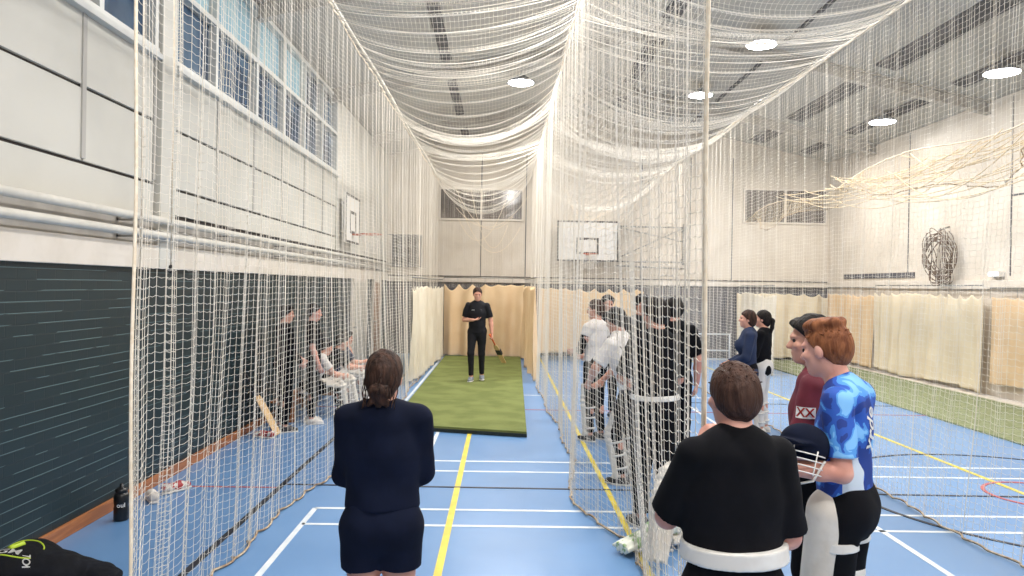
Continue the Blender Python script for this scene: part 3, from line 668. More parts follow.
def surfnet(name, F, lo, h, m, parent):
    S = F < 0; nx, ny, nz = F.shape
    cnt = np.zeros((nx-1, ny-1, nz-1), np.float32); P = np.zeros((nx-1, ny-1, nz-1, 3), np.float32)
    E = []
    for a in range(3):
        s0 = [slice(None)]*3; s1 = [slice(None)]*3; s0[a] = slice(0, -1); s1[a] = slice(1, None); s0 = tuple(s0); s1 = tuple(s1)
        C = S[s0] != S[s1]; I = np.argwhere(C); f0 = F[s0][C]; f1 = F[s1][C]; t = f0/(f0-f1)
        pos = I.astype(np.float32); pos[:, a] += t; o = [b for b in range(3) if b != a]
        for da in (0, -1):
            for db in (0, -1):
                J = I.copy(); J[:, o[0]] += da; J[:, o[1]] += db
                ok = np.all(J >= 0, 1) & (J[:, 0] < nx-1) & (J[:, 1] < ny-1) & (J[:, 2] < nz-1)
                J = J[ok]; np.add.at(cnt, tuple(J.T), 1); np.add.at(P, tuple(J.T), pos[ok])
        E.append((a, o, I, S[s0][C]))
    act = cnt > 0; idx = np.full(cnt.shape, -1, np.int32); idx[act] = np.arange(int(act.sum()))
    V = P[act]/cnt[act][:, None]*h+lo
    Q = []
    for a, o, I, ins in E:
        ok = (I[:, o[0]] > 0) & (I[:, o[1]] > 0) & (I[:, o[0]] < F.shape[o[0]]-1) & (I[:, o[1]] < F.shape[o[1]]-1); I = I[ok]; ins = ins[ok]
        q = []
        for da, db in ((-1, -1), (0, -1), (0, 0), (-1, 0)):
            J = I.copy(); J[:, o[0]] += da; J[:, o[1]] += db; q.append(idx[tuple(J.T)])
        q = np.stack(q, 1); flip = ins if a != 1 else ~ins
        q[~flip] = q[~flip][:, ::-1]; Q.append(q)
    return meshnp(name, V, np.concatenate(Q), m, parent)

J0 = dict(pel=(0, 0, .95), waist=(0, .005, 1.08), chest=(0, .01, 1.27), nb=(0, -.02, 1.45), head=(0, .015, 1.625),
          shL=(-.17, -.01, 1.41), shR=(.17, -.01, 1.41), elL=(-.225, -.03, 1.12), elR=(.225, -.03, 1.12), wrL=(-.225, .06, .885), wrR=(.225, .06, .885),
          hiL=(-.085, 0, .92), hiR=(.085, 0, .92), knL=(-.10, .02, .50), knR=(.10, .02, .50), anL=(-.11, -.02, .085), anR=(.11, -.02, .085))
def human(label, loc, head_deg, H, j={}, look=(0, 0), top=('tee', 'navy'), bottom=('trousers', 'bk'), shoe='shoe', hair=('short', 'h_dark'), skin='skin',
          build=1., hands=None, curl=(.5, .5), group=None, vox=.0085, toes=(8, -8), fem=False, hem=None, pads=None, belt=None, seed=0, loose=1., tilt=0):
    s = H/1.75; g = np.random.default_rng(seed+50)
    D = {k: V3(*v) for k, v in J0.items()}
    for k, v in j.items(): D[k] = V3(*v)
    for k in D: D[k] = D[k]*np.float32(s)
    B = build; q = lambda v: v*s
    X_ = V3(1, 0, 0); Y_ = V3(0, 1, 0)
    up = nrm(D['nb']-D['pel']); sr = nrm(D['shR']-D['shL']); fw = nrm(np.cross(up, sr)); hr = nrm(D['hiR']-D['hiL']); hf = nrm(np.cross(up, hr))
    def torso(F, inf=0., k=.05, full=True, hemp=None):
        pel, wa, ch, nb = D['pel'], D['waist'], D['chest'], D['nb']; f = 1.42
        if hemp is None: F.cap(pel+up*q(.02), wa, q(.150*B+inf), q((.118 if fem else .132)*B+inf*1.3), k, hf, f)
        F.cap(wa, ch, q((.118 if fem else .132)*B+inf*1.3), q(.150*B+inf), k, fw, f)
        F.cap(ch, ch+(nb-ch)*.72, q(.150*B+inf), q(.115*B+inf), k, fw, f)
        F.cap(D['shL']*.72+D['shR']*.28-up*q(.012), D['shR']*.72+D['shL']*.28-up*q(.012), q(.062+inf), q(.062+inf), .05)
        F.cap(nb-up*q(.045), D['shL']*.78+D['shR']*.22, q(.055+inf), q(.05+inf), .04)
        F.cap(nb-up*q(.045), D['shR']*.78+D['shL']*.22, q(.055+inf), q(.05+inf), .04)
        if fem:
            for sx in (-1, 1): F.ell(ch+sr*q(.07)*sx+fw*q(.085)-up*q(.01), V3(q(.065+inf), q(.06+inf), q(.065+inf)), k=.04)
        for sx in ((-1, 1) if hemp is None or hemp < .9 else ()): F.ell(pel+hr*q(.065)*sx-hf*q(.034)-up*q(.03), V3(q(.088*B+inf), q(.085*B+inf), q(.095+inf)), k=.04)
    body = Field(); torso(body, k=.06)
    c = D['head']; nb = D['nb']
    yaw, pit = R(look[0]), R(look[1]); cy, sy, cp, sp = math.cos(yaw), math.sin(yaw), math.cos(pit), math.sin(pit)
    hfw = nrm(fw*V3(1, 1, 0)+V3(0, 1e-4, 0)); hsr = nrm(np.cross(hfw, V3(0, 0, 1)))
    f0 = hfw*cy-hsr*sy; r0 = hsr*cy+hfw*sy; u0 = V3(0, 0, 1); fwd = f0*cp+u0*sp; upv = u0*cp-f0*sp; rt = r0
    if tilt: ct, st_ = math.cos(R(tilt)), math.sin(R(tilt)); upv, rt = upv*ct+rt*st_, rt*ct-upv*st_
    A = np.stack([rt, fwd, upv], 1).astype(np.float32); hp = lambda x, y, z: c+rt*q(x)+fwd*q(y)+upv*q(z)
    body.cap(nb-up*q(.05), hp(0, -.02, -.045), q(.060*min(B, 1.1)), q(.054), .03)
    body.ell(hp(0, -.012, .028), V3(q(.075), q(.095), q(.088)), A, .02)
    body.ell(hp(0, .022, -.045), V3(q(.058), q(.068), q(.068)), A, .03)
    body.ell(hp(0, .062, -.088), V3(q(.024), q(.022), q(.02)), A, .03)
    body.cap(hp(0, .083, .012), hp(0, .103, -.022), q(.009), q(.014), .012)
    body.ell(hp(0, .078, .028), V3(q(.05), q(.016), q(.012)), A, .015)
    for sx in (-1, 1):
        body.ell(hp(.032*sx, .098, .008), V3(q(.015), q(.016), q(.010)), A, .012, True)
        body.ell(hp(.040*sx, .066, -.018), V3(q(.022), q(.02), q(.018)), A, .02)
        body.ell(hp(.076*sx, -.008, -.006), V3(q(.010), q(.02), q(.031)), A, .008)
    body.ell(hp(0, .084, -.052), V3(q(.022), q(.010), q(.006)), A, .006); body.ell(hp(0, .082, -.062), V3(q(.018), q(.010), q(.006)), A, .006)
    BA = .5+.5*B
    for S in 'LR':
        sh, el, wr = D['sh'+S], D['el'+S], D['wr'+S]
        body.cap(sh, el, q(.052*BA), q(.040*BA), .035); body.ell(sh*.6+el*.4, V3(q(.050*BA),)*1 if False else V3(q(.05*BA), q(.05*BA), q(.06*BA)), k=.03)
        m = el*.68+wr*.32; body.cap(el, m, q(.040*BA), q(.041*BA), .02); body.cap(m, wr, q(.041*BA), q(.027), .02)
        hi, kn, an = D['hi'+S], D['kn'+S], D['an'+S]
        body.cap(hi, kn, q(.088*B), q(.056*BA), .03); fk = nrm(kn-hi); back = nrm(an-kn); 
        cfd = -nrm(np.cross(hr, back)); cfd = cfd if cfd[1] < 0 or abs(cfd[1]) < .3 else -cfd
        body.cap(kn, an, q(.054*BA), q(.036), .02); body.ell(kn+(an-kn)*.3+cfd*q(.018), V3(q(.046*BA), q(.046*BA), q(.09)), k=.03)
        # hand
        d, pn = (nrm(wr-el), nrm(V3(.9 if S == 'L' else -.9, .2, 0))) if not (hands and hands.get(S)) else (nrm(hands[S][0]), nrm(hands[S][1]))
        pn = nrm(pn-d*float(pn@d)); sd = np.cross(d, pn)*(1 if S == 'L' else -1)   # sd: towards the thumb
        if float(np.cross(d, pn)@sd) == 0: sd = np.cross(d, pn)
        cu = curl[0] if S == 'L' else curl[1]
        body.cap(wr-d*q(.01), wr+d*q(.078), q(.026), q(.036), .015, pn, 2.1)
        for i, (off, ln) in enumerate(((.027, .072), (.009, .080), (-.009, .075), (-.027, .060))):
            p = wr+d*q(.082)+sd*q(off); a = cu*.55; dr = d
            for t, (l, rr) in enumerate(((.45, .0088), (.32, .0082), (.26, .0076))):
                dr = nrm(d*math.cos(a)+pn*math.sin(a)); p2 = p+dr*q(ln*l); body.cap(p, p2, q(rr), q(rr*.95), .003); p = p2; a += cu*.9
        t0 = wr+d*q(.025)+sd*q(.024); t1 = t0+nrm(d*.7+sd*.8+pn*.25)*q(.042); t2 = t1+nrm(d+sd*.2+pn*(.3+cu*.5))*q(.032)
        body.cap(t0, t1, q(.013), q(.010), .01); body.cap(t1, t2, q(.010), q(.0085), .004)
        D['pn'+S] = pn; D['dh'+S] = d; D['palm'+S] = wr+d*q(.075)+pn*q(.022)
    foot = {}
    for i, S in enumerate('LR'):
        an = D['an'+S]; a = R(toes[i]); fd = nrm(hf*V3(1, 1, 0)); fd = V3(fd[0]*math.cos(a)-fd[1]*math.sin(a), fd[0]*math.sin(a)+fd[1]*math.cos(a), 0)
        foot[S] = (an, fd); z = an[2]-q(.085)
        body.cap(an-fd*q(.03)+V3(0, 0, z*0-q(.05)), an+fd*q(.12)-V3(0, 0, q(.062)), q(.032), q(.022), .02)
    o = body.mesh('person', vox, M[skin]); o.location = loc; o.rotation_euler = (0, 0, R(head_deg)); tag(o, label, 'person', group)
    # eyes
    for sx in (-1, 1):
        MB().ball(tuple(hp(.032*sx, .0775, .008)), q(.0108), sub=2).build('eye', M['eye'], o, True)
    # top
    kind, tm = top[:2]; hz = hem if hem else .86; F = Field(); torso(F, .014*loose, .05, hemp=hz)
    hp0 = D['waist']*.55+D['pel']*.45; hb = D['pel']-up*q(.95-hz)
    wt = D['waist'] if hz < 1.0 else D['waist']*.5+D['chest']*.5
    F.p = [z for z in F.p if not (z[0] == 'c' and z[5] == .05 and z[6] is not None and np.allclose(z[1], D['waist']) and hz >= 1.0)]
    if hz >= 1.0: F.cap(wt, D['chest'], q((.118 if fem else .135)*B+.014*loose), q(.150*B+.014*loose), .05, fw, 1.42)
    F.cap(wt, hb, q(.137*B+.012*loose), q((.145 if fem else .152)*B+.014*loose), .04, hf, 1.38, capb=True)
    for i, S in enumerate('LR'):
        sh, el, wr = D['sh'+S], D['el'+S], D['wr'+S]
        if kind == 'tee':
            e = sh+(el-sh)*(top[2] if len(top) > 2 else .78); F.cap(sh+(el-sh)*.0, e, q(.056*BA+.008*loose), q(.055*BA+.010*loose), .018, capb=True)
        elif kind == 'long':
            F.cap(sh, el, q(.058*BA+.008), q(.050*BA+.008), .035); F.cap(el, el+(wr-el)*.97, q(.050*BA+.006), q(.036+.006), .02, capb=True)
        elif kind == 'vest': F.cap(sh, sh+(el-sh)*.12, q(.056*BA+.008), q(.054*BA+.008), .03, capb=True)
    F.ell(hp(0, .03, -.16)+0*up, V3(.001, .001, .001), A)
    nz = [(.005*loose, 17, 13, 13, seed*1.7), (.003*loose, 34, 29, 26, seed*.9+1)]
    nm = {'navy': 'tee_shirt', 'hood': 'hoodie', 'camo': 'tee_shirt'}.get(tm, 'tee_shirt' if kind == 'tee' else 'long_sleeved_top' if kind == 'long' else 'vest')
    nb2 = nb.copy(); r2 = q(.066)
    shirt = F.mesh(nm, vox, M[tm], o, nz)
    if len(top) > 3:   # sleeves or underlayer of another colour
        for S in 'LR':
            sh, el, wr = D['sh'+S], D['el'+S], D['wr'+S]; G = Field().cap(sh+(el-sh)*.1, el, q(.06), q(.052), .02); 
            if top[3][0] == 'l': G.cap(el, wr, q(.052), q(.038), .02, capb=True)
            G.mesh('sleeve', vox, M[top[3][1:]], o, nz)
    if len(top) > 4: 
        MB().tube([tuple(nb+(r_*math.cos(t)*sr+r_*.9*math.sin(t)*fw)-up*q(.012+.02*math.sin(t))) for t in np.linspace(0, 2*PI, 25)[:-1] for r_ in (q(.066),)], q(.011), 8, True).build('collar', M[top[4]], o, True)
    # bottom
    kind, bm_ = bottom[:2]; F = Field(); pel = D['pel']
    F.cap(pel+up*q(.10), pel+up*q(.0), q(.140*B), q(.158*B), .04, hf, 1.4)
    for sx in (-1, 1): F.ell(pel+hr*q(.065)*sx-hf*q(.038)-up*q(.02), V3(q(.095*B), q(.09*B), q(.105)), k=.08)
    for S in 'LR':
        hi, kn, an = D['hi'+S], D['kn'+S], D['an'+S]
        if kind == 'shorts': e = hi+(kn-hi)*(bottom[2] if len(bottom) > 2 else .6); F.cap(hi, e, q(.100*B), q(.094*B), .03, capb=True)
        else:
            lw = bottom[2] if len(bottom) > 2 else 1.; F.cap(hi, kn, q(.098*B), q(.068*BA*lw), .025); F.cap(kn, kn+(an-kn)*.93, q(.068*BA*lw), q(.05*lw), .02, capb=True)
    F.mesh('shorts' if kind == 'shorts' else 'trousers', vox, M[bm_], o, [(.004, 19, 21, 13, seed+2.), (.002, 40, 33, 25, seed+.4)])
    # shoes
    for S in 'LR':
        an, fd = foot[S]; sd = V3(-fd[1], fd[0], 0); z0 = an[2]-q(.085)
        f = Field(); f.cap(an+V3(0, 0, q(-.005)), an-V3(0, 0, q(.03)), q(.046), q(.045), .03, capa=True); f.cap(an-fd*q(.045)-V3(0, 0, q(.045)), an+fd*q(.07)-V3(0, 0, q(.045)), q(.036), q(.042), .03, None)
        f.cap(an+fd*q(.07)-V3(0, 0, q(.05)), an+fd*q(.15)-V3(0, 0, q(.056)), q(.042), q(.030), .03)
        zc_ = float(an[2]-q(.075)); f.post.append(lambda F_, X, Y, Z, z=zc_: np.maximum(F_, z-Z))
        sho = f.mesh('shoe', min(vox, .009), M[shoe], o)
        f = Field(); f.cap(an-fd*q(.045)-V3(0, 0, q(.075)), an+fd*q(.075)-V3(0, 0, q(.075)), q(.040), q(.046), .02); f.cap(an+fd*q(.075)-V3(0, 0, q(.075)), an+fd*q(.152)-V3(0, 0, q(.075)), q(.046), q(.034), .02)
        f.post.append(lambda F_, X, Y, Z, z=zc_, w=q(.016): np.maximum(F_, np.abs(Z-(z-.0))-.010)); f.mesh('sole', min(vox, .007), M['sole'], sho)
    # hair
    st, hm = hair[:2]; F = Field(); amp = .0035
    if st in ('short', 'fringe', 'crop', 'quiff'):
        t = {'short': .012, 'fringe': .017, 'crop': .008, 'quiff': .007}[st]
        F.ell(hp(0, -.018, .034), V3(q(.075+t), q(.096+t), q(.090+t)), A, .02)
        F.ell(hp(0, -.055, -.005), V3(q(.066+t*.6), q(.062+t*.4), q(.075)), A, .03)
        if st == 'fringe':
            for i in range(16): a = g.uniform(-1.2, 1.2); F.ell(hp(.06*math.sin(a),   .028+.03*math.cos(a), .072+g.uniform(-.02, .02)), V3(q(.028), q(.032), q(.028)), A, .015)
            amp = .005
        if st == 'quiff':
            for i in range(12): F.ell(hp(g.uniform(-.04, .04), g.uniform(-.06, .02), .110+g.uniform(-.004, .01)), V3(q(.035), q(.04), q(.022)), A, .02)
        cut = .052 if st == 'fringe' else .045
        ctr = c.copy(); s_ = s
        def post(F_, X, Y, Z):
            dx, dy, dz = X-ctr[0], Y-ctr[1], Z-ctr[2]; lf = (dx*fwd[0]+dy*fwd[1]+dz*fwd[2])/s_; lu = (dx*upv[0]+dy*upv[1]+dz*upv[2])/s_
            face = lf-(.012+np.clip(lu-.005, 0, 1)*(.72 if st == 'quiff' else .95)); 
            side = -.008-lu-np.clip(-lf-.005, 0, .07)*1.25
            ear = -.085-lu
            return np.maximum(np.maximum(np.maximum(F_, face*.8*s_), side*.8*s_), ear*s_)
        F.post.append(post)
    else:
        F.ell(hp(0, -.018, .036), V3(q(.088), q(.108), q(.102)), A, .02); F.ell(hp(0, -.055, -.02), V3(q(.076), q(.07), q(.09)), A, .03)
        ctr = c.copy(); s_ = s
        def post(F_, X, Y, Z):
            dx, dy, dz = X-ctr[0], Y-ctr[1], Z-ctr[2]; lf = (dx*fwd[0]+dy*fwd[1]+dz*fwd[2])/s_; lu = (dx*upv[0]+dy*upv[1]+dz*upv[2])/s_
            face = lf-(.018+np.clip(lu-.01, 0, 1)*1.1); return np.maximum(F_, face*.8*s_)
        F.post.append(post)
    ho = F.mesh('hair', min(vox, .0065), M[hm], o, [(amp*.8, 95, 80, 24, 1.+seed), (amp*.9, 42, 38, 16, 2.+seed)])
    if st == 'bun':    # loose knot at the nape with stray locks
        k0 = hp(0, -.105, -.06); f = Field(); f.ell(k0, V3(q(.050), q(.038), q(.046)), A, .02)
        for i in range(16):
            a = g.uniform(0, 6.28); p0 = k0+rt*q(.035*math.cos(a))+upv*q(.035*math.sin(a)); p1 = k0+rt*q(.05*math.cos(a+1.5))-upv*q(.03+.045*g.random())-fwd*q(.012*g.random()); f.cap(p0, p1, q(.013), q(.006), .01)
        f.mesh('hair_knot', .005, M[hm], ho, [(.003, 110, 90, 50, 1.)])
        b = MB()
        for i in range(26):
            a = g.uniform(-1.4, 1.4); y0 = g.uniform(-.11, -.02); p = [hp(.085*math.sin(a)*(1-.12*t)+.004*math.sin(9*t+i), y0-.05*t*math.cos(a)-.02*t, .03+.04*math.cos(a*2)-.135*t) for t in np.linspace(0, 1, 9)]
            b.tube([tuple(v) for v in p], .0022*s, 5)
        b.build('loose_lock', M[hm], ho, True)
    if st == 'tail':
        f = Field(); p = [hp(0, -.10, .03), hp(0, -.145, -.02), hp(0, -.135, -.12), hp(0, -.12, -.22)]
        for a, b_, r1, r2_ in zip(p, p[1:], (.022, .03, .028), (.03, .028, .012)): f.cap(a, b_, q(r1), q(r2_), .015)
        f.mesh('ponytail', .007, M[hm], ho, [(.003, 100, 80, 20, 1.)])
    if st in ('short', 'fringe', 'quiff') and vox < .0075:
        b = MB()
        for i in range(110):   # short tufts breaking the outline
            a = g.uniform(0, 6.28); e_ = g.uniform(.15, 1.45); n_ = V3(math.cos(a)*math.cos(e_), math.sin(a)*math.cos(e_), math.sin(e_))
            if n_[1] > .62 and n_[2] < .6: continue
            p0 = hp(n_[0]*.086, -.018+n_[1]*.106, .034+n_[2]*.10); sw = rt*g.uniform(-.5, .5)+fwd*(g.uniform(-.2, .6))
            p1 = p0+(A@n_)*q(.004)+sw*q(.012); p2 = p1+sw*q(.010)
            b.tube([tuple(p0-(A@n_)*q(.004)), tuple(p1), tuple(p2)], .002, 4, rr=[.0042*s, .003*s, .0012*s])
        b.build('hair_tuft', M[hm], ho, True)
    # waist band of the thigh guard
    if belt:
        zb_, hw = belt[0], belt[1]; cc = pel+up*q(zb_-.95); f = Field(); f.cap(cc-up*q(hw), cc+up*q(hw), q(.163*B+.016*loose), q(.158*B+.016*loose), .01, hf, 1.36, capa=True, capb=True)
        f.mesh('waist_strap', .006, M['strap'], o, [(.003, 14, 11, 20, 1.)])
    # leg pads
    if pads:
        for S in (pads if isinstance(pads, str) else 'LR'):
            hi, kn, an = D['hi'+S], D['kn'+S], D['an'+S]; kd = nrm(an-kn); td = nrm(kn-hi)
            pf = nrm(hf-kd*float(hf@kd)); pf2 = nrm(hf-td*float(hf@td)) if abs(float(hf@td)) < .8 else nrm(V3(0, 0, 1)-td*td[2])
            if abs(float(hf@kd)) > .9: pf = V3(0, 0, 1)
            f = Field(); lat = nrm(np.cross(kd, pf))
            f.cap(kn+pf*q(.035), an+pf*q(.038)-kd*q(.01), q(.094), q(.076), .02, pf, 1.75, capb=True)
            f.cap(kn+pf*q(.03), kn-td*q(.20)+pf2*q(.05), q(.092), q(.088), .03, pf2, 1.8, capb=True)
            f.cap(an-kd*q(.02)+pf*q(.05), an+pf*q(.085)-V3(0, 0, q(.03)), q(.056), q(.05), .03, V3(0, 0, 1), 1.5)
            ka = kn.copy()
            def rib(F_, X, Y, Z):
                u = ((X-ka[0])*lat[0]+(Y-ka[1])*lat[1]+(Z-ka[2])*lat[2])/s; v = ((X-ka[0])*kd[0]+(Y-ka[1])*kd[1]+(Z-ka[2])*kd[2])/s
                r1 = .0055*np.cos(u*2*PI/.034); r2_ = .006*np.cos(v*2*PI/.06); w_ = np.clip((np.abs(v)-.07)/.03, 0, 1)
                return F_-r1*w_-r2_*(1-w_)
            f.post.append(rib)
            po = f.mesh('leg_pad', min(vox, .009), M['pad'], o)
            for t in (.2, .5, .8):
                cc = kn+(an-kn)*t; rr = q(.072-.018*t); side = lat
                MB().tube([tuple(cc+side*rr*1.05*math.cos(a)+pf*(rr*1.05*math.sin(a))) for a in np.linspace(0, 2*PI, 21)[:-1]], q(.012), 6, True).build('pad_strap', M['strap'], po, True)
    o['_s'] = s; D['s'] = s; D['q'] = q; D['shirt'] = shirt; D['hf'] = hf; D['fw'] = fw; D['A'] = A
    return o, D
def world_pt(o, p): return Matrix.Translation(o.location) @ Matrix.Rotation(o.rotation_euler.z, 4, 'Z') @ Vector([float(x) for x in p])

def bat(label, loc, rot, group=None, grip='orange', sc=1., dark=False):
    """toe at origin, handle upwards along z"""
    e = empty('cricket_bat', loc, 0, label, 'cricket bat', group); e.rotation_euler = rot; e.scale = (sc,)*3
    b = bmesh.new(); prof = [(0, .045, .012, .022), (.02, .052, .018, .030), (.15, .054, .018, .040), (.28, .054, .017, .036), (.45, .053, .014, .026), (.53, .045, .014, .020), (.56, .022, .014, .016)]
    rings = []
    for z, w, ft, bk in prof: rings.append([b.verts.new(v) for v in ((-w, -ft*.5, z), (0, -ft*.75, z), (w, -ft*.5, z), (w, ft*.35, z), (0, bk, z), (-w, ft*.35, z))])
    for A_, B_ in zip(rings, rings[1:]):
        for k in range(6): b.faces.new((A_[k], A_[(k+1) % 6], B_[(k+1) % 6], B_[k]))
    b.faces.new(rings[0][::-1]); b.faces.new(rings[-1]); bmesh.ops.recalc_face_normals(b, faces=b.faces)
    me = bpy.data.meshes.new('blade'); b.to_mesh(me); b.free(); me.materials.append(M['willow']); o = bpy.data.objects.new('blade', me); col.objects.link(o); o.parent = e
    MB().tube([(0, .002, .55), (0, .002, .86)], .0165, 12).tube([(0, .002, .845), (0, .002, .865)], .02, 12).build('handle_grip', M['orange' if False else 'grip'] if grip == 'orange' else M['gripk'], e, True)
    if dark: MB().box((-.056, -.016, .26), (.056, .040, .40), .006).build('blade_sticker', M['gripk'], e)
    return e

# --- woman in front
wom, dW = human('woman in navy top and shorts standing with folded arms, seen from behind', (-.525, 3.4, 0), 4, 1.655,
    dict(elL=(-.18, .07, 1.16), elR=(.18, .07, 1.16), wrL=(.03, .22, 1.19), wrR=(-.03, .19, 1.14), shL=(-.165, .0, 1.435), shR=(.165, .0, 1.435), knL=(-.085, .01, .50), knR=(.085, .01, .50), anL=(-.09, -.02, .085), anR=(.09, -.02, .085)),
    look=(-8, -6), top=('long', 'navy'), bottom=('shorts', 'navy', .44), hair=('bun', 'h_brown'), build=1.1, fem=True, vox=.0065, hem=1.02, seed=1,
    hands=dict(L=((1, .1, .1), (0, -.9, -.2)), R=((-1, .1, .1), (0, -.9, .2))), curl=(.4, .4), loose=1.25)
# --- boy in black
boy, dB = human('boy in black tee with a white waist strap, seen from behind in the foreground', (.825, 2.65, 0), 6, 1.70,
    dict(elL=(-.215, .10, 1.17), elR=(.21, .0, 1.12), wrL=(-.065, .20, 1.40), wrR=(.15, .20, .98), shL=(-.15, .0, 1.42), shR=(.15, -.01, 1.42), head=(-.0, .03, 1.62)),
    look=(8, -4), top=('tee', 'bk', .93), bottom=('trousers', 'bk'), hair=('short', 'h_mid'), build=1.1, vox=.0065, hem=1.05, seed=2, skin='skin2',
    belt=(1.085, .031), loose=1.3, curl=(.7, .7))
# --- red haired player
gin, dG = human('red haired player in blue camouflage tee holding a helmet, with a white thigh pad', (1.57, 3.42, 0), 50, 1.835,
    dict(elL=(-.225, -.05, 1.13), elR=(.20, .03, 1.13), wrL=(-.33, .19, 1.14), wrR=(-.16, .30, 1.12), anL=(-.10, -.02, .085), anR=(.10, .0, .085), head=(0, .095, 1.61), nb=(0, .01, 1.45)),
    look=(-8, -10), top=('tee', 'camo', .80), bottom=('trousers', 'bk'), hair=('quiff', 'h_ginger'), build=.93, vox=.0062, hem=.95, seed=3, skin='skin2',
    hands=dict(L=((.3, 1, 0), (.9, -.2, -.1)), R=((-.2, 1, .1), (-.9, -.2, -.1))), curl=(.9, .9), pads='LR', belt=(.955, .026), loose=1.1)
q = dG['q']
f = Field()   # thigh pad over the front of both thighs
for S in 'LR':
    hi, kn = dG['hi'+S], dG['kn'+S]; f.cap(hi+V3(0, q(.035), -q(.0)), hi+(kn-hi)*.82+V3(0, q(.05), 0), q(.112), q(.098), .03, (0, 1, 0), 1.15, capb=True)
f.mesh('thigh_pad', .007, M['pad'], gin, [(.003, 15, 12, 14, 1.)])
for S in 'LR':
    hi, kn = dG['hi'+S], dG['kn'+S]
    for t in (.3, .68):
        f = Field(); cc = hi+(kn-hi)*t; r_ = q(.106-.03*t); tdir = nrm(kn-hi+V3(0, q(-.12), 0)); f.cap(cc-tdir*q(.02)+V3(0, q(.006), 0), cc+tdir*q(.02)+V3(0, q(.012), 0), r_, r_, .01, capa=True, capb=True); f.mesh('thigh_strap', .005, M['strap'], gin)
# lettering down the back of the jersey
pb = dG['chest']; Tm = Matrix.Translation(Vector((q(-.04), -q(.17), q(1.29)))) @ Matrix.Rotation(R(-12), 4, 'Z') @ Matrix.Rotation(PI/2, 4, 'X') @ Matrix.Rotation(R(78), 4, 'Z')
text_mesh('back_lettering', 'yrde', .105, M['print'], gin, Tm, proj=(dG['shirt'], (.2, 1, 0)), shear=.2)
# --- maroon player
mar, dM = human('boy in maroon tee with a white sleeve patch and fluffy dark fringe, facing left', (1.66, 3.98, 0), 60, 1.83,
    dict(elL=(-.22, .04, 1.13), elR=(.2, .02, 1.13), wrL=(-.14, .27, 1.10), wrR=(.12, .24, 1.0), head=(0, .03, 1.62)),
    look=(16, -4), top=('tee', 'maroon', .74), bottom=('trousers', 'bk'), hair=('fringe', 'h_dark'), build=.92, vox=.0068, hem=.88, seed=4, curl=(.6, .6), loose=1.2)
q = dM['q']
sh, el = dM['shL'], dM['elL']; mid = sh+(el-sh)*.42
tm = Matrix.Translation(Vector([float(v) for v in mid])+Vector((-q(.2), 0, 0))) @ Matrix.Rotation(-PI/2, 4, 'Z') @ Matrix.Rotation(PI/2, 4, 'X')
bmp = bmesh.new(); bmesh.ops.create_grid(bmp, x_segments=14, y_segments=8, size=.5)
for v in bmp.verts: v.co = tm @ Vector((v.co.x*.095, v.co.y*.055, 0))
me = bpy.data.meshes.new('sleeve_patch'); bmp.to_mesh(me); bmp.free()
bv = BVHTree.FromObject(dM['shirt'], bpy.context.evaluated_depsgraph_get())
for v in me.vertices:
    h = bv.ray_cast(v.co, Vector((1, 0, 0)), .5)
    if h[0] is not None: v.co = h[0]-Vector((.003, 0, 0))
me.materials.append(M['print']); po = bpy.data.objects.new('sleeve_patch', me); col.objects.link(po); po.parent = mar
text_mesh('patch_lettering', 'XX', .062, M['printr'], po, tm, proj=(dM['shirt'], (1, 0, 0))).location = (-.003, 0, 0)
# --- helmet held by the red haired player
pc = (dG['palmL']+dG['palmR'])/2; wp = (1.315, 3.26, 1.27)
he = empty('batting_helmet', wp, R(60), 'navy batting helmet with a pale wire face grille held by the red haired player', 'helmet')
f = Field(); f.ell((0, 0, .03), (.115, .14, .10), k=.02); f.cap((0, .10, .02), (0, .175, .0), .085, .075, .03, (0, 0, 1), 6); f.ell((0, .0, -.06), (.095, .115, .10), k=.01, sub=True)
f.post.append(lambda F_, X, Y, Z: np.maximum(F_, -.035-Z-.25*np.clip(-Y, 0, .1)))
f.mesh('shell', .006, M['navy'], he)
b = MB()
for z in (-.02, -.05, -.08, -.11): b.tube([(.115*math.cos(a), .02+.155*math.sin(a), z-.015*math.sin(a)) for a in np.linspace(-.1, PI+.1, 17)], .0035, 6)
for x in (-.11, -.04, .04, .11): b.tube([(x, .02+.155*math.sqrt(max(0, 1-(x/.116)**2)), z) for z in np.linspace(-.005, -.125, 5)], .0035, 6)
b.build('face_grille', M['strap'], he, True)
MB().tube([(.105, -.02, -.03), (.09, .02, -.14), (.0, .06, -.19), (-.09, .02, -.14), (-.105, -.02, -.03)], .006, 6).build('chin_strap', M['strap'], he, True)
he.rotation_euler = (R(22), R(0), R(128)); he.scale = (.88,)*3
# --- coach
coach, dC = human('man in black polo and trousers walking down the green mat with a bat', (-.50, 15.0, .068), 176, 1.85,
    dict(elL=(-.25, -.04, 1.14), wrL=(-.28, .02, .90), elR=(.25, -.03, 1.14), wrR=(.05, .20, 1.15), knL=(-.09, -.02, .50), knR=(.10, .10, .52), anL=(-.09, -.12, .10), anR=(.09, .07, .085)),
    look=(8, -14), top=('tee', 'bk2', .80, ), bottom=('trousers', 'bk2', .92), hair=('short', 'h_brown'), shoe='shoe', build=1.0, vox=.0085, hem=.90, seed=5, curl=(1.5, .3),
    hands=dict(R=((-.9, .3, .15), (0, .2, 1)), L=((-.15, .1, -1), (1, 0, 0))))
q = dC['q']
text_mesh('chest_logo', 'XXX', .03, M['print'], coach, Matrix.Translation((q(.07), q(.3), q(1.33))) @ Matrix.Rotation(PI, 4, 'Z') @ Matrix.Rotation(PI/2, 4, 'X'), proj=(dC['shirt'], (0, -1, 0)))
MB().ball((-q(.08), q(.135), q(1.33)), .022, (1, .2, 1.2), 2).build('chest_badge', M['printd'], coach, True)
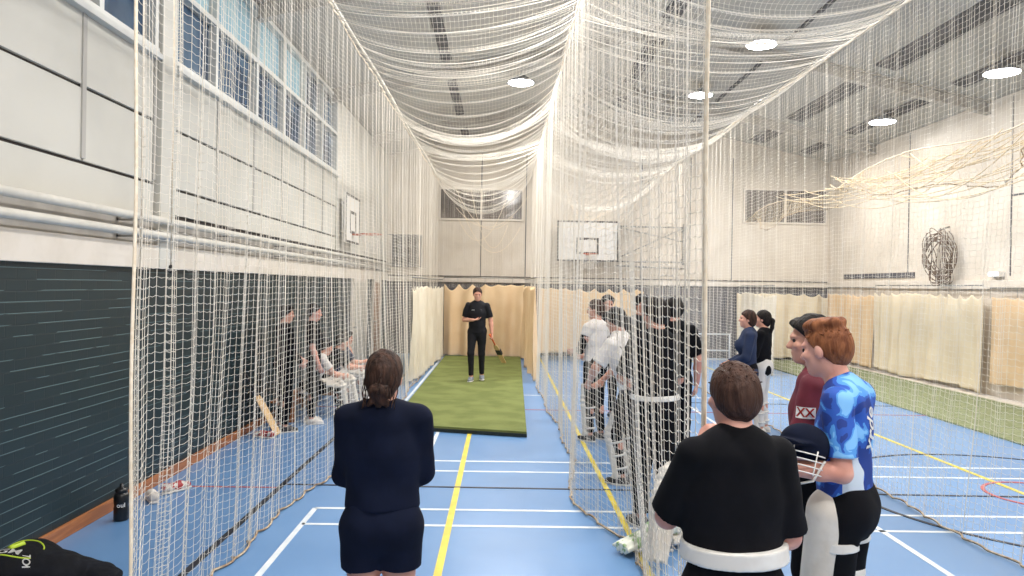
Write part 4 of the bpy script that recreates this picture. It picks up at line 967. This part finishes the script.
wp = world_pt(coach, dC['palmL'])
bt = bat('cricket bat with orange grip hanging from the hand of the man on the mat', (0, 0, 0), (0, 0, 0), dark=True)
ax = Vector((.30, .55, -.62)).normalized(); rot = (-ax).to_track_quat('Z', 'Y'); bt.rotation_euler = rot.to_euler(); bt.location = wp+ax*.78

# --- players behind the net
human('player in white tee with black sleeves at the left of the group, back turned', (1.20, 9.7, 0), 45, 1.80, dict(elL=(-.23, .06, 1.13), wrL=(-.16, .25, 1.1), wrR=(.1, .2, 1.05), elR=(.22, .02, 1.12)),
      look=(20, -5), top=('tee', 'wtee', .35, 'sbk'), bottom=('trousers', 'bk'), hair=('short', 'h_mid'), pads='L', seed=6, hem=.88, shoe='shoek')
human('dark haired player in black at the back of the group behind the white tee', (1.56, 11.3, 0), 200, 1.84, look=(-10, -5), top=('tee', 'bk2'), hair=('fringe', 'h_dark'), seed=7, shoe='shoek')
c1, d1 = human('player in printed white shirt bending forward in the middle of the group', (1.27, 7.6, 0), 52, 1.78,
      dict(pel=(0, -.08, .93), waist=(0, -.03, 1.06), chest=(0, .05, 1.24), nb=(0, .09, 1.42), head=(0, .15, 1.59), shL=(-.17, .1, 1.37), shR=(.17, .1, 1.37), elL=(-.25, .22, 1.14), elR=(.25, .22, 1.14), wrL=(-.14, .36, .98), wrR=(.14, .36, .98), hiL=(-.09, -.08, .9), hiR=(.09, -.08, .9), knL=(-.13, .07, .5), knR=(.13, .07, .5)),
      look=(-10, -18), top=('tee', 'wtee', .8), bottom=('trousers', 'bk'), hair=('fringe', 'h_dark'), pads='LR', seed=8, hem=.9, build=1.12, shoe='shoek', loose=1.6)
q = d1['q']
for i, tx in enumerate(('VICTOR', 'CCC')):
    text_mesh('back_print', tx, .075-.01*i, M['printd'], c1, Matrix.Translation((-.03, -.4, q(1.33-.075*i))) @ Matrix.Rotation(PI/2, 4, 'X'), proj=(d1['shirt'], (0, 1, 0)))
human('player in black with a pale yellow collar, head showing above the group', (1.86, 10.1, 0), 190, 1.87, look=(15, -8), top=('tee', 'bk2', .8, 'sbk2', 'collar'), hair=('fringe', 'h_dark'), seed=9, shoe='shoek')
human('tall player in black tee with a white waist strap, nearest the net', (1.27, 6.25, 0), 18, 1.87, dict(elL=(-.24, .08, 1.14), wrL=(-.12, .26, 1.08), elR=(.24, .06, 1.12), wrR=(.12, .26, 1.0)),
      look=(15, -8), top=('tee', 'bk', .9), bottom=('trousers', 'bk', 1.15), hair=('fringe', 'h_dark'), seed=10, hem=1.02, belt=(1.0, .02), build=1.1, loose=1.5, shoe='shoek')
human('player in loose black tee with a bare arm hanging at the right of the group', (1.86, 8.2, 0), -12, 1.86, dict(elR=(.25, .0, 1.12), wrR=(.24, .08, .87), elL=(-.2, .1, 1.14), wrL=(-.1, .28, 1.1)),
      look=(15, -5), top=('tee', 'bk', .8), bottom=('trousers', 'bk', 1.2), hair=('fringe', 'h_dark'), seed=11, hem=.84, build=1.12, loose=1.6, skin='skin2', shoe='shoek')
# --- two girls beyond
human('girl in navy hoodie facing left, hair tied back, beyond the boy in black', (3.26, 10.0, 0), 78, 1.69, dict(elL=(-.2, .04, 1.12), wrL=(-.1, .24, 1.02), elR=(.2, .04, 1.12), wrR=(.1, .24, 1.02)),
      look=(0, 2), top=('long', 'hood'), bottom=('trousers', 'bk'), hair=('long', 'h_brown'), fem=True, seed=12, hem=.80, loose=1.6, pads='LR', shoe='shoew')
human('girl with ponytail in black top and white leg pads, right of the navy hoodie', (3.58, 10.35, 0), 55, 1.68, dict(elL=(-.2, .06, 1.12), wrL=(-.08, .22, 1.12), elR=(.22, .0, 1.12), wrR=(.16, .16, .98)),
      look=(10, 0), top=('long', 'bk'), bottom=('trousers', 'wtee'), hair=('tail', 'h_dark'), fem=True, seed=13, hem=.88, pads='LR', shoe='shoew', loose=1.2)
# --- group by the left wall
human('standing player in black at the left wall, leftmost, face turned right', (-2.86, 10.0, 0), -55, 1.66, dict(elL=(-.2, .08, 1.12), wrL=(-.1, .24, 1.0), elR=(.21, .03, 1.12), wrR=(.14, .18, .96)),
      look=(-10, -5), top=('long', 'bk'), hair=('fringe', 'h_dark'), seed=14, shoe='shoek')
human('standing player in black beside the leftmost one at the wall, arms lowered', (-2.64, 10.6, 0), -70, 1.66, look=(-10, -8), top=('tee', 'bk'), hair=('short', 'h_dark'), seed=15, shoe='shoew', skin='skin2')
def sit(fw_=0., **k):
    d = dict(pel=(0, -.02, .45), waist=(0, .02+fw_*.2, .57), chest=(0, .08+fw_*.6, .74), nb=(0, .12+fw_, .91), head=(0, .18+fw_*1.3, 1.06), shL=(-.17, .11+fw_, .87), shR=(.17, .11+fw_, .87),
             elL=(-.22, .26+fw_, .66), elR=(.22, .26+fw_, .66), wrL=(-.08, .45+fw_, .62), wrR=(.08, .45+fw_, .62), hiL=(-.09, .0, .43), hiR=(.09, .0, .43), knL=(-.14, .42, .47), knR=(.14, .42, .47), anL=(-.15, .52, .085), anR=(.15, .5, .085)); d.update(k); return d
human('seated player with white top and pale leg pads, nearest of the seated row', (-2.80, 11.05, -.0), -62, 1.68, sit(.06), look=(0, -20), top=('tee', 'wtee', .6), bottom=('trousers', 'bk'), hair=('short', 'h_dark'), pads='LR', seed=16, shoe='shoek')
human('seated player in dark top leaning on the knees, middle of the seated row', (-2.80, 11.75, -.0), -66, 1.70, sit(.12, elL=(-.2, .42, .68), elR=(.2, .42, .68), wrL=(-.05, .62, .66), wrR=(.05, .62, .66)), look=(0, -20), top=('tee', 'bk'), bottom=('trousers', 'wtee'), hair=('short', 'h_dark'), pads='LR', seed=17, shoe='shoew')
human('seated player in grey blue tee at the wall raising a hand to the face', (-2.80, 12.6, -.0), -62, 1.72, sit(.04, elL=(-.2, .36, .78), wrL=(-.08, .24, 1.0), wrR=(.08, .5, .66)), look=(0, -8), top=('tee', 'hood'), bottom=('trousers', 'wtee'), hair=('fringe', 'h_dark'), pads='LR', seed=18, shoe='shoew')
be = empty('gym_bench', (-3.02, 11.95, 0), 0, 'low wooden gym bench along the left wall under the seated players', 'bench')
MB().box((-.16, -1.5, .29), (.14, 1.5, .32), .006).build('bench_top', M['wood'], be)
for y in (-1.3, 0, 1.3): MB().box((-.12, y-.03, 0), (.12, y+.03, .295), .004).build('leg', M['wood'], be)
# --- kit
bb = bat('pale willow bat leaning on the left wall beside the standing players', (-2.82, 9.62, .03), (0, 0, 0), grip='black')
ax = Vector((-.30, -.02, .56)).normalized(); bb.rotation_euler = (ax.to_track_quat('Z', 'X') @ __import__('mathutils').Quaternion((0, 0, 1), R(60))).to_euler()
def shoe_thing(label, loc, rz, m, grp=None):
    e = empty('sports_shoe', loc, rz, label, 'shoe', grp)
    f = Field(); f.cap((0, -.08, .06), (0, -.07, .085), .036, .034, .03, capb=True); f.cap((0, -.08, .045), (0, .06, .04), .038, .043, .03); f.cap((0, .06, .04), (0, .15, .034), .043, .030, .03)
    f.post.append(lambda F_, X, Y, Z: np.maximum(F_, .014-Z)); f.ell((0, -.07, .12), (.024, .04, .05), k=.01, sub=True); f.mesh('upper', .006, M[m], e)
    f = Field(); f.cap((0, -.08, .008), (0, .06, .008), .041, .047, .02); f.cap((0, .06, .008), (0, .155, .008), .047, .034, .02); f.post.append(lambda F_, X, Y, Z: np.maximum(F_, np.abs(Z-.009)-.008)); f.mesh('sole', .005, M['sole'], e)
    b = MB()
    for i in range(4): b.tube([(-.022, .0+.025*i, .079-.004*i), (0, .006+.025*i, .086-.004*i), (.022, .0+.025*i, .079-.004*i)], .003, 5)
    b.build('lace', M['strap'], e, True); return e
shoe_thing('red and white shoe on the floor beside the leaning bat', (-2.95, 9.55, .004), 1.2, 'shoer')
shoe_thing('white shoe by the skirting right of the black bottle', (-3.08, 6.75, .004), .6, 'shoew')
shoe_thing('red and white shoe by the skirting just behind the plain white shoe', (-3.02, 7.05, .004), -.5, 'shoer')
# bottle
bo = empty('water_bottle', (-3.08, 6.2, .004), 0, 'black water bottle with white lettering standing by the wooden skirting', 'bottle')
bd = MB().lathe([(.052, 0), (.058, .008), (.058, .10), (.054, .12), (.058, .14), (.058, .20), (.046, .225)]).build('bottle_body', M['glossblk'], bo, True)
MB().lathe([(.046, .222), (.048, .25), (.03, .262), (.014, .268), (.013, .295), (.006, .298)]).build('cap', M['glossblk'], bo, True)
text_mesh('lettering', 'oul', .05, M['print'], bd, Matrix.Translation((.07*.45, -.07, .13)) @ Matrix.Rotation(R(24), 4, 'Z') @ Matrix.Rotation(PI/2, 4, 'X'), proj=(bd, (-.43, .9, 0)))
# bag bottom left
bg = empty('sports_bag', (-2.97, 4.90, 0), 0, 'black sports bag with lime trim slumped on the floor at the lower left', 'bag')
f = Field(); f.cap((-.12, -.12, .12), (-.1, .12, .12), .17, .16, .06, (0, 0, 1), 1.35); f.ell((.05, .0, .10), (.22, .20, .10), k=.06); f.ell((.26, .06, .055), (.20, .13, .06), k=.06); f.ell((.38, .02, .04), (.13, .10, .045), k=.05)
f.post.append(lambda F_, X, Y, Z: np.maximum(F_, .006-Z)); bgo = f.mesh('bag_body', .008, M['bag'], bg, [(.010, 13, 17, 14, 1.), (.004, 34, 29, 30, 2.)])
bv = BVHTree.FromObject(bgo, bpy.context.evaluated_depsgraph_get())
def drop(x, y):
    h = bv.ray_cast(Vector((x, y, 1)), Vector((0, 0, -1))); return (x, y, (h[0].z if h[0] else .1)+.002)
b = MB()
for r_, a0, a1 in ((.14, .3, 2.6), (.17, 3.3, 5.6)): b.tube([drop(-.10+r_*math.cos(a), -.02+r_*.9*math.sin(a)) for a in np.linspace(a0, a1, 18)], .005, 6)
b.build('piping', M['lime'], bg, True)
b = MB(); b.tube([drop(-.12+.03*t, -.08+.09*t) for t in np.linspace(0, 1, 6)], .017, 8); b.build('zip_tag', M['lime'], bg, True)
text_mesh('bag_lettering', 'GM', .09, M['print'], bgo, Matrix.Translation((-.10, -.12, .6)) @ Matrix.Rotation(R(10), 4, 'Z'), proj=(bgo, (0, 0, -1)))
text_mesh('bag_lettering', 'TON', .06, M['print'], bgo, Matrix.Translation((.03, -.16, .6)) @ Matrix.Rotation(R(-60), 4, 'Z'), proj=(bgo, (0, 0, -1)))
# pads and kit piled under the net
def loose_pad(label, loc, rot, m, L_=.62):
    e = empty('leg_pad', loc, 0, label, 'leg pad'); e.rotation_euler = rot
    f = Field(); f.cap((0, 0, .06), (0, L_, .06), .08, .105, .02, (0, 0, 1), 2., capa=True); f.cap((0, L_*.62, .08), (0, L_*.78, .08), .11, .11, .02, (0, 0, 1), 2.1)
    f.post.append(lambda F_, X, Y, Z: F_-.007*np.cos(X*2*PI/.042)*(Y < L_*.6)-.007*np.cos(Y*2*PI/.06)*(Y >= L_*.6)); p = f.mesh('pad_face', .008, M[m], e)
    for y in (.1, .3, .5): MB().tube([(.10*math.cos(a), y, .045+.035*math.sin(a)) for a in np.linspace(PI, 2*PI, 11)], .012, 6).build('pad_strap', M['strap'], e, True)
    return e
loose_pad('white and green batting pad lying under the net hem', (.90, 5.52, .0), (R(10), 0, R(-58)), 'padg', .6)
loose_pad('white batting pad propped beside the green and white one', (1.12, 5.32, .02), (R(58), R(0), R(-30)), 'pad', .62)
loose_pad('white batting pad lying flat behind the other two', (1.30, 5.72, .0), (R(4), 0, R(-80)), 'pad', .6)
hl = empty('batting_helmet', (1.46, 5.0, .12), R(150), 'dark batting helmet on the floor beside the piled white pads', 'helmet')
f = Field(); f.ell((0, 0, .03), (.11, .135, .10), k=.02); f.cap((0, .10, .02), (0, .17, .0), .08, .07, .03, (0, 0, 1), 6); f.ell((0, .0, -.06), (.09, .11, .10), k=.01, sub=True)
f.post.append(lambda F_, X, Y, Z: np.maximum(F_, -.035-Z)); f.mesh('shell', .008, M['bk2'], hl)
b = MB()
for z in (-.02, -.05, -.08, -.11): b.tube([(.115*math.cos(a), .02+.155*math.sin(a), z) for a in np.linspace(-.1, PI+.1, 17)], .0035, 6)
b.tube([(0, .175, -.01), (0, .175, -.115)], .0035, 6); b.build('face_grille', M['metal'], hl, True)
for o in bpy.data.objects:
    if '_s' in o: del o['_s']


# ------------------------------------------------------------------ world, camera
w = bpy.data.worlds.new('w'); scn.world = w; w.use_nodes = True; w.node_tree.nodes['Background'].inputs[0].default_value = (.5, .62, .8, 1); w.node_tree.nodes['Background'].inputs[1].default_value = .5
cam = bpy.data.cameras.new('camera'); co = bpy.data.objects.new('camera', cam); col.objects.link(co); scn.camera = co
cam.sensor_width = 36; cam.lens = 757/1024*36; cam.clip_start = .05; cam.clip_end = 200
Mx = Matrix.Rotation(R(-.68), 4, 'Z') @ Matrix.Rotation(PI/2+R(-.15), 4, 'X') @ Matrix.Rotation(R(.95), 4, 'Z')
Mx.translation = (0, 0, 1.96); co.matrix_world = Mx
scn.view_settings.view_transform = 'Standard'; scn.view_settings.look = 'None'; scn.view_settings.gamma = 1; scn.view_settings.exposure = .09; scn.view_settings.use_curve_mapping = False
scn.cycles.use_denoising = True; scn.cycles.max_bounces = 6; scn.cycles.diffuse_bounces = 4
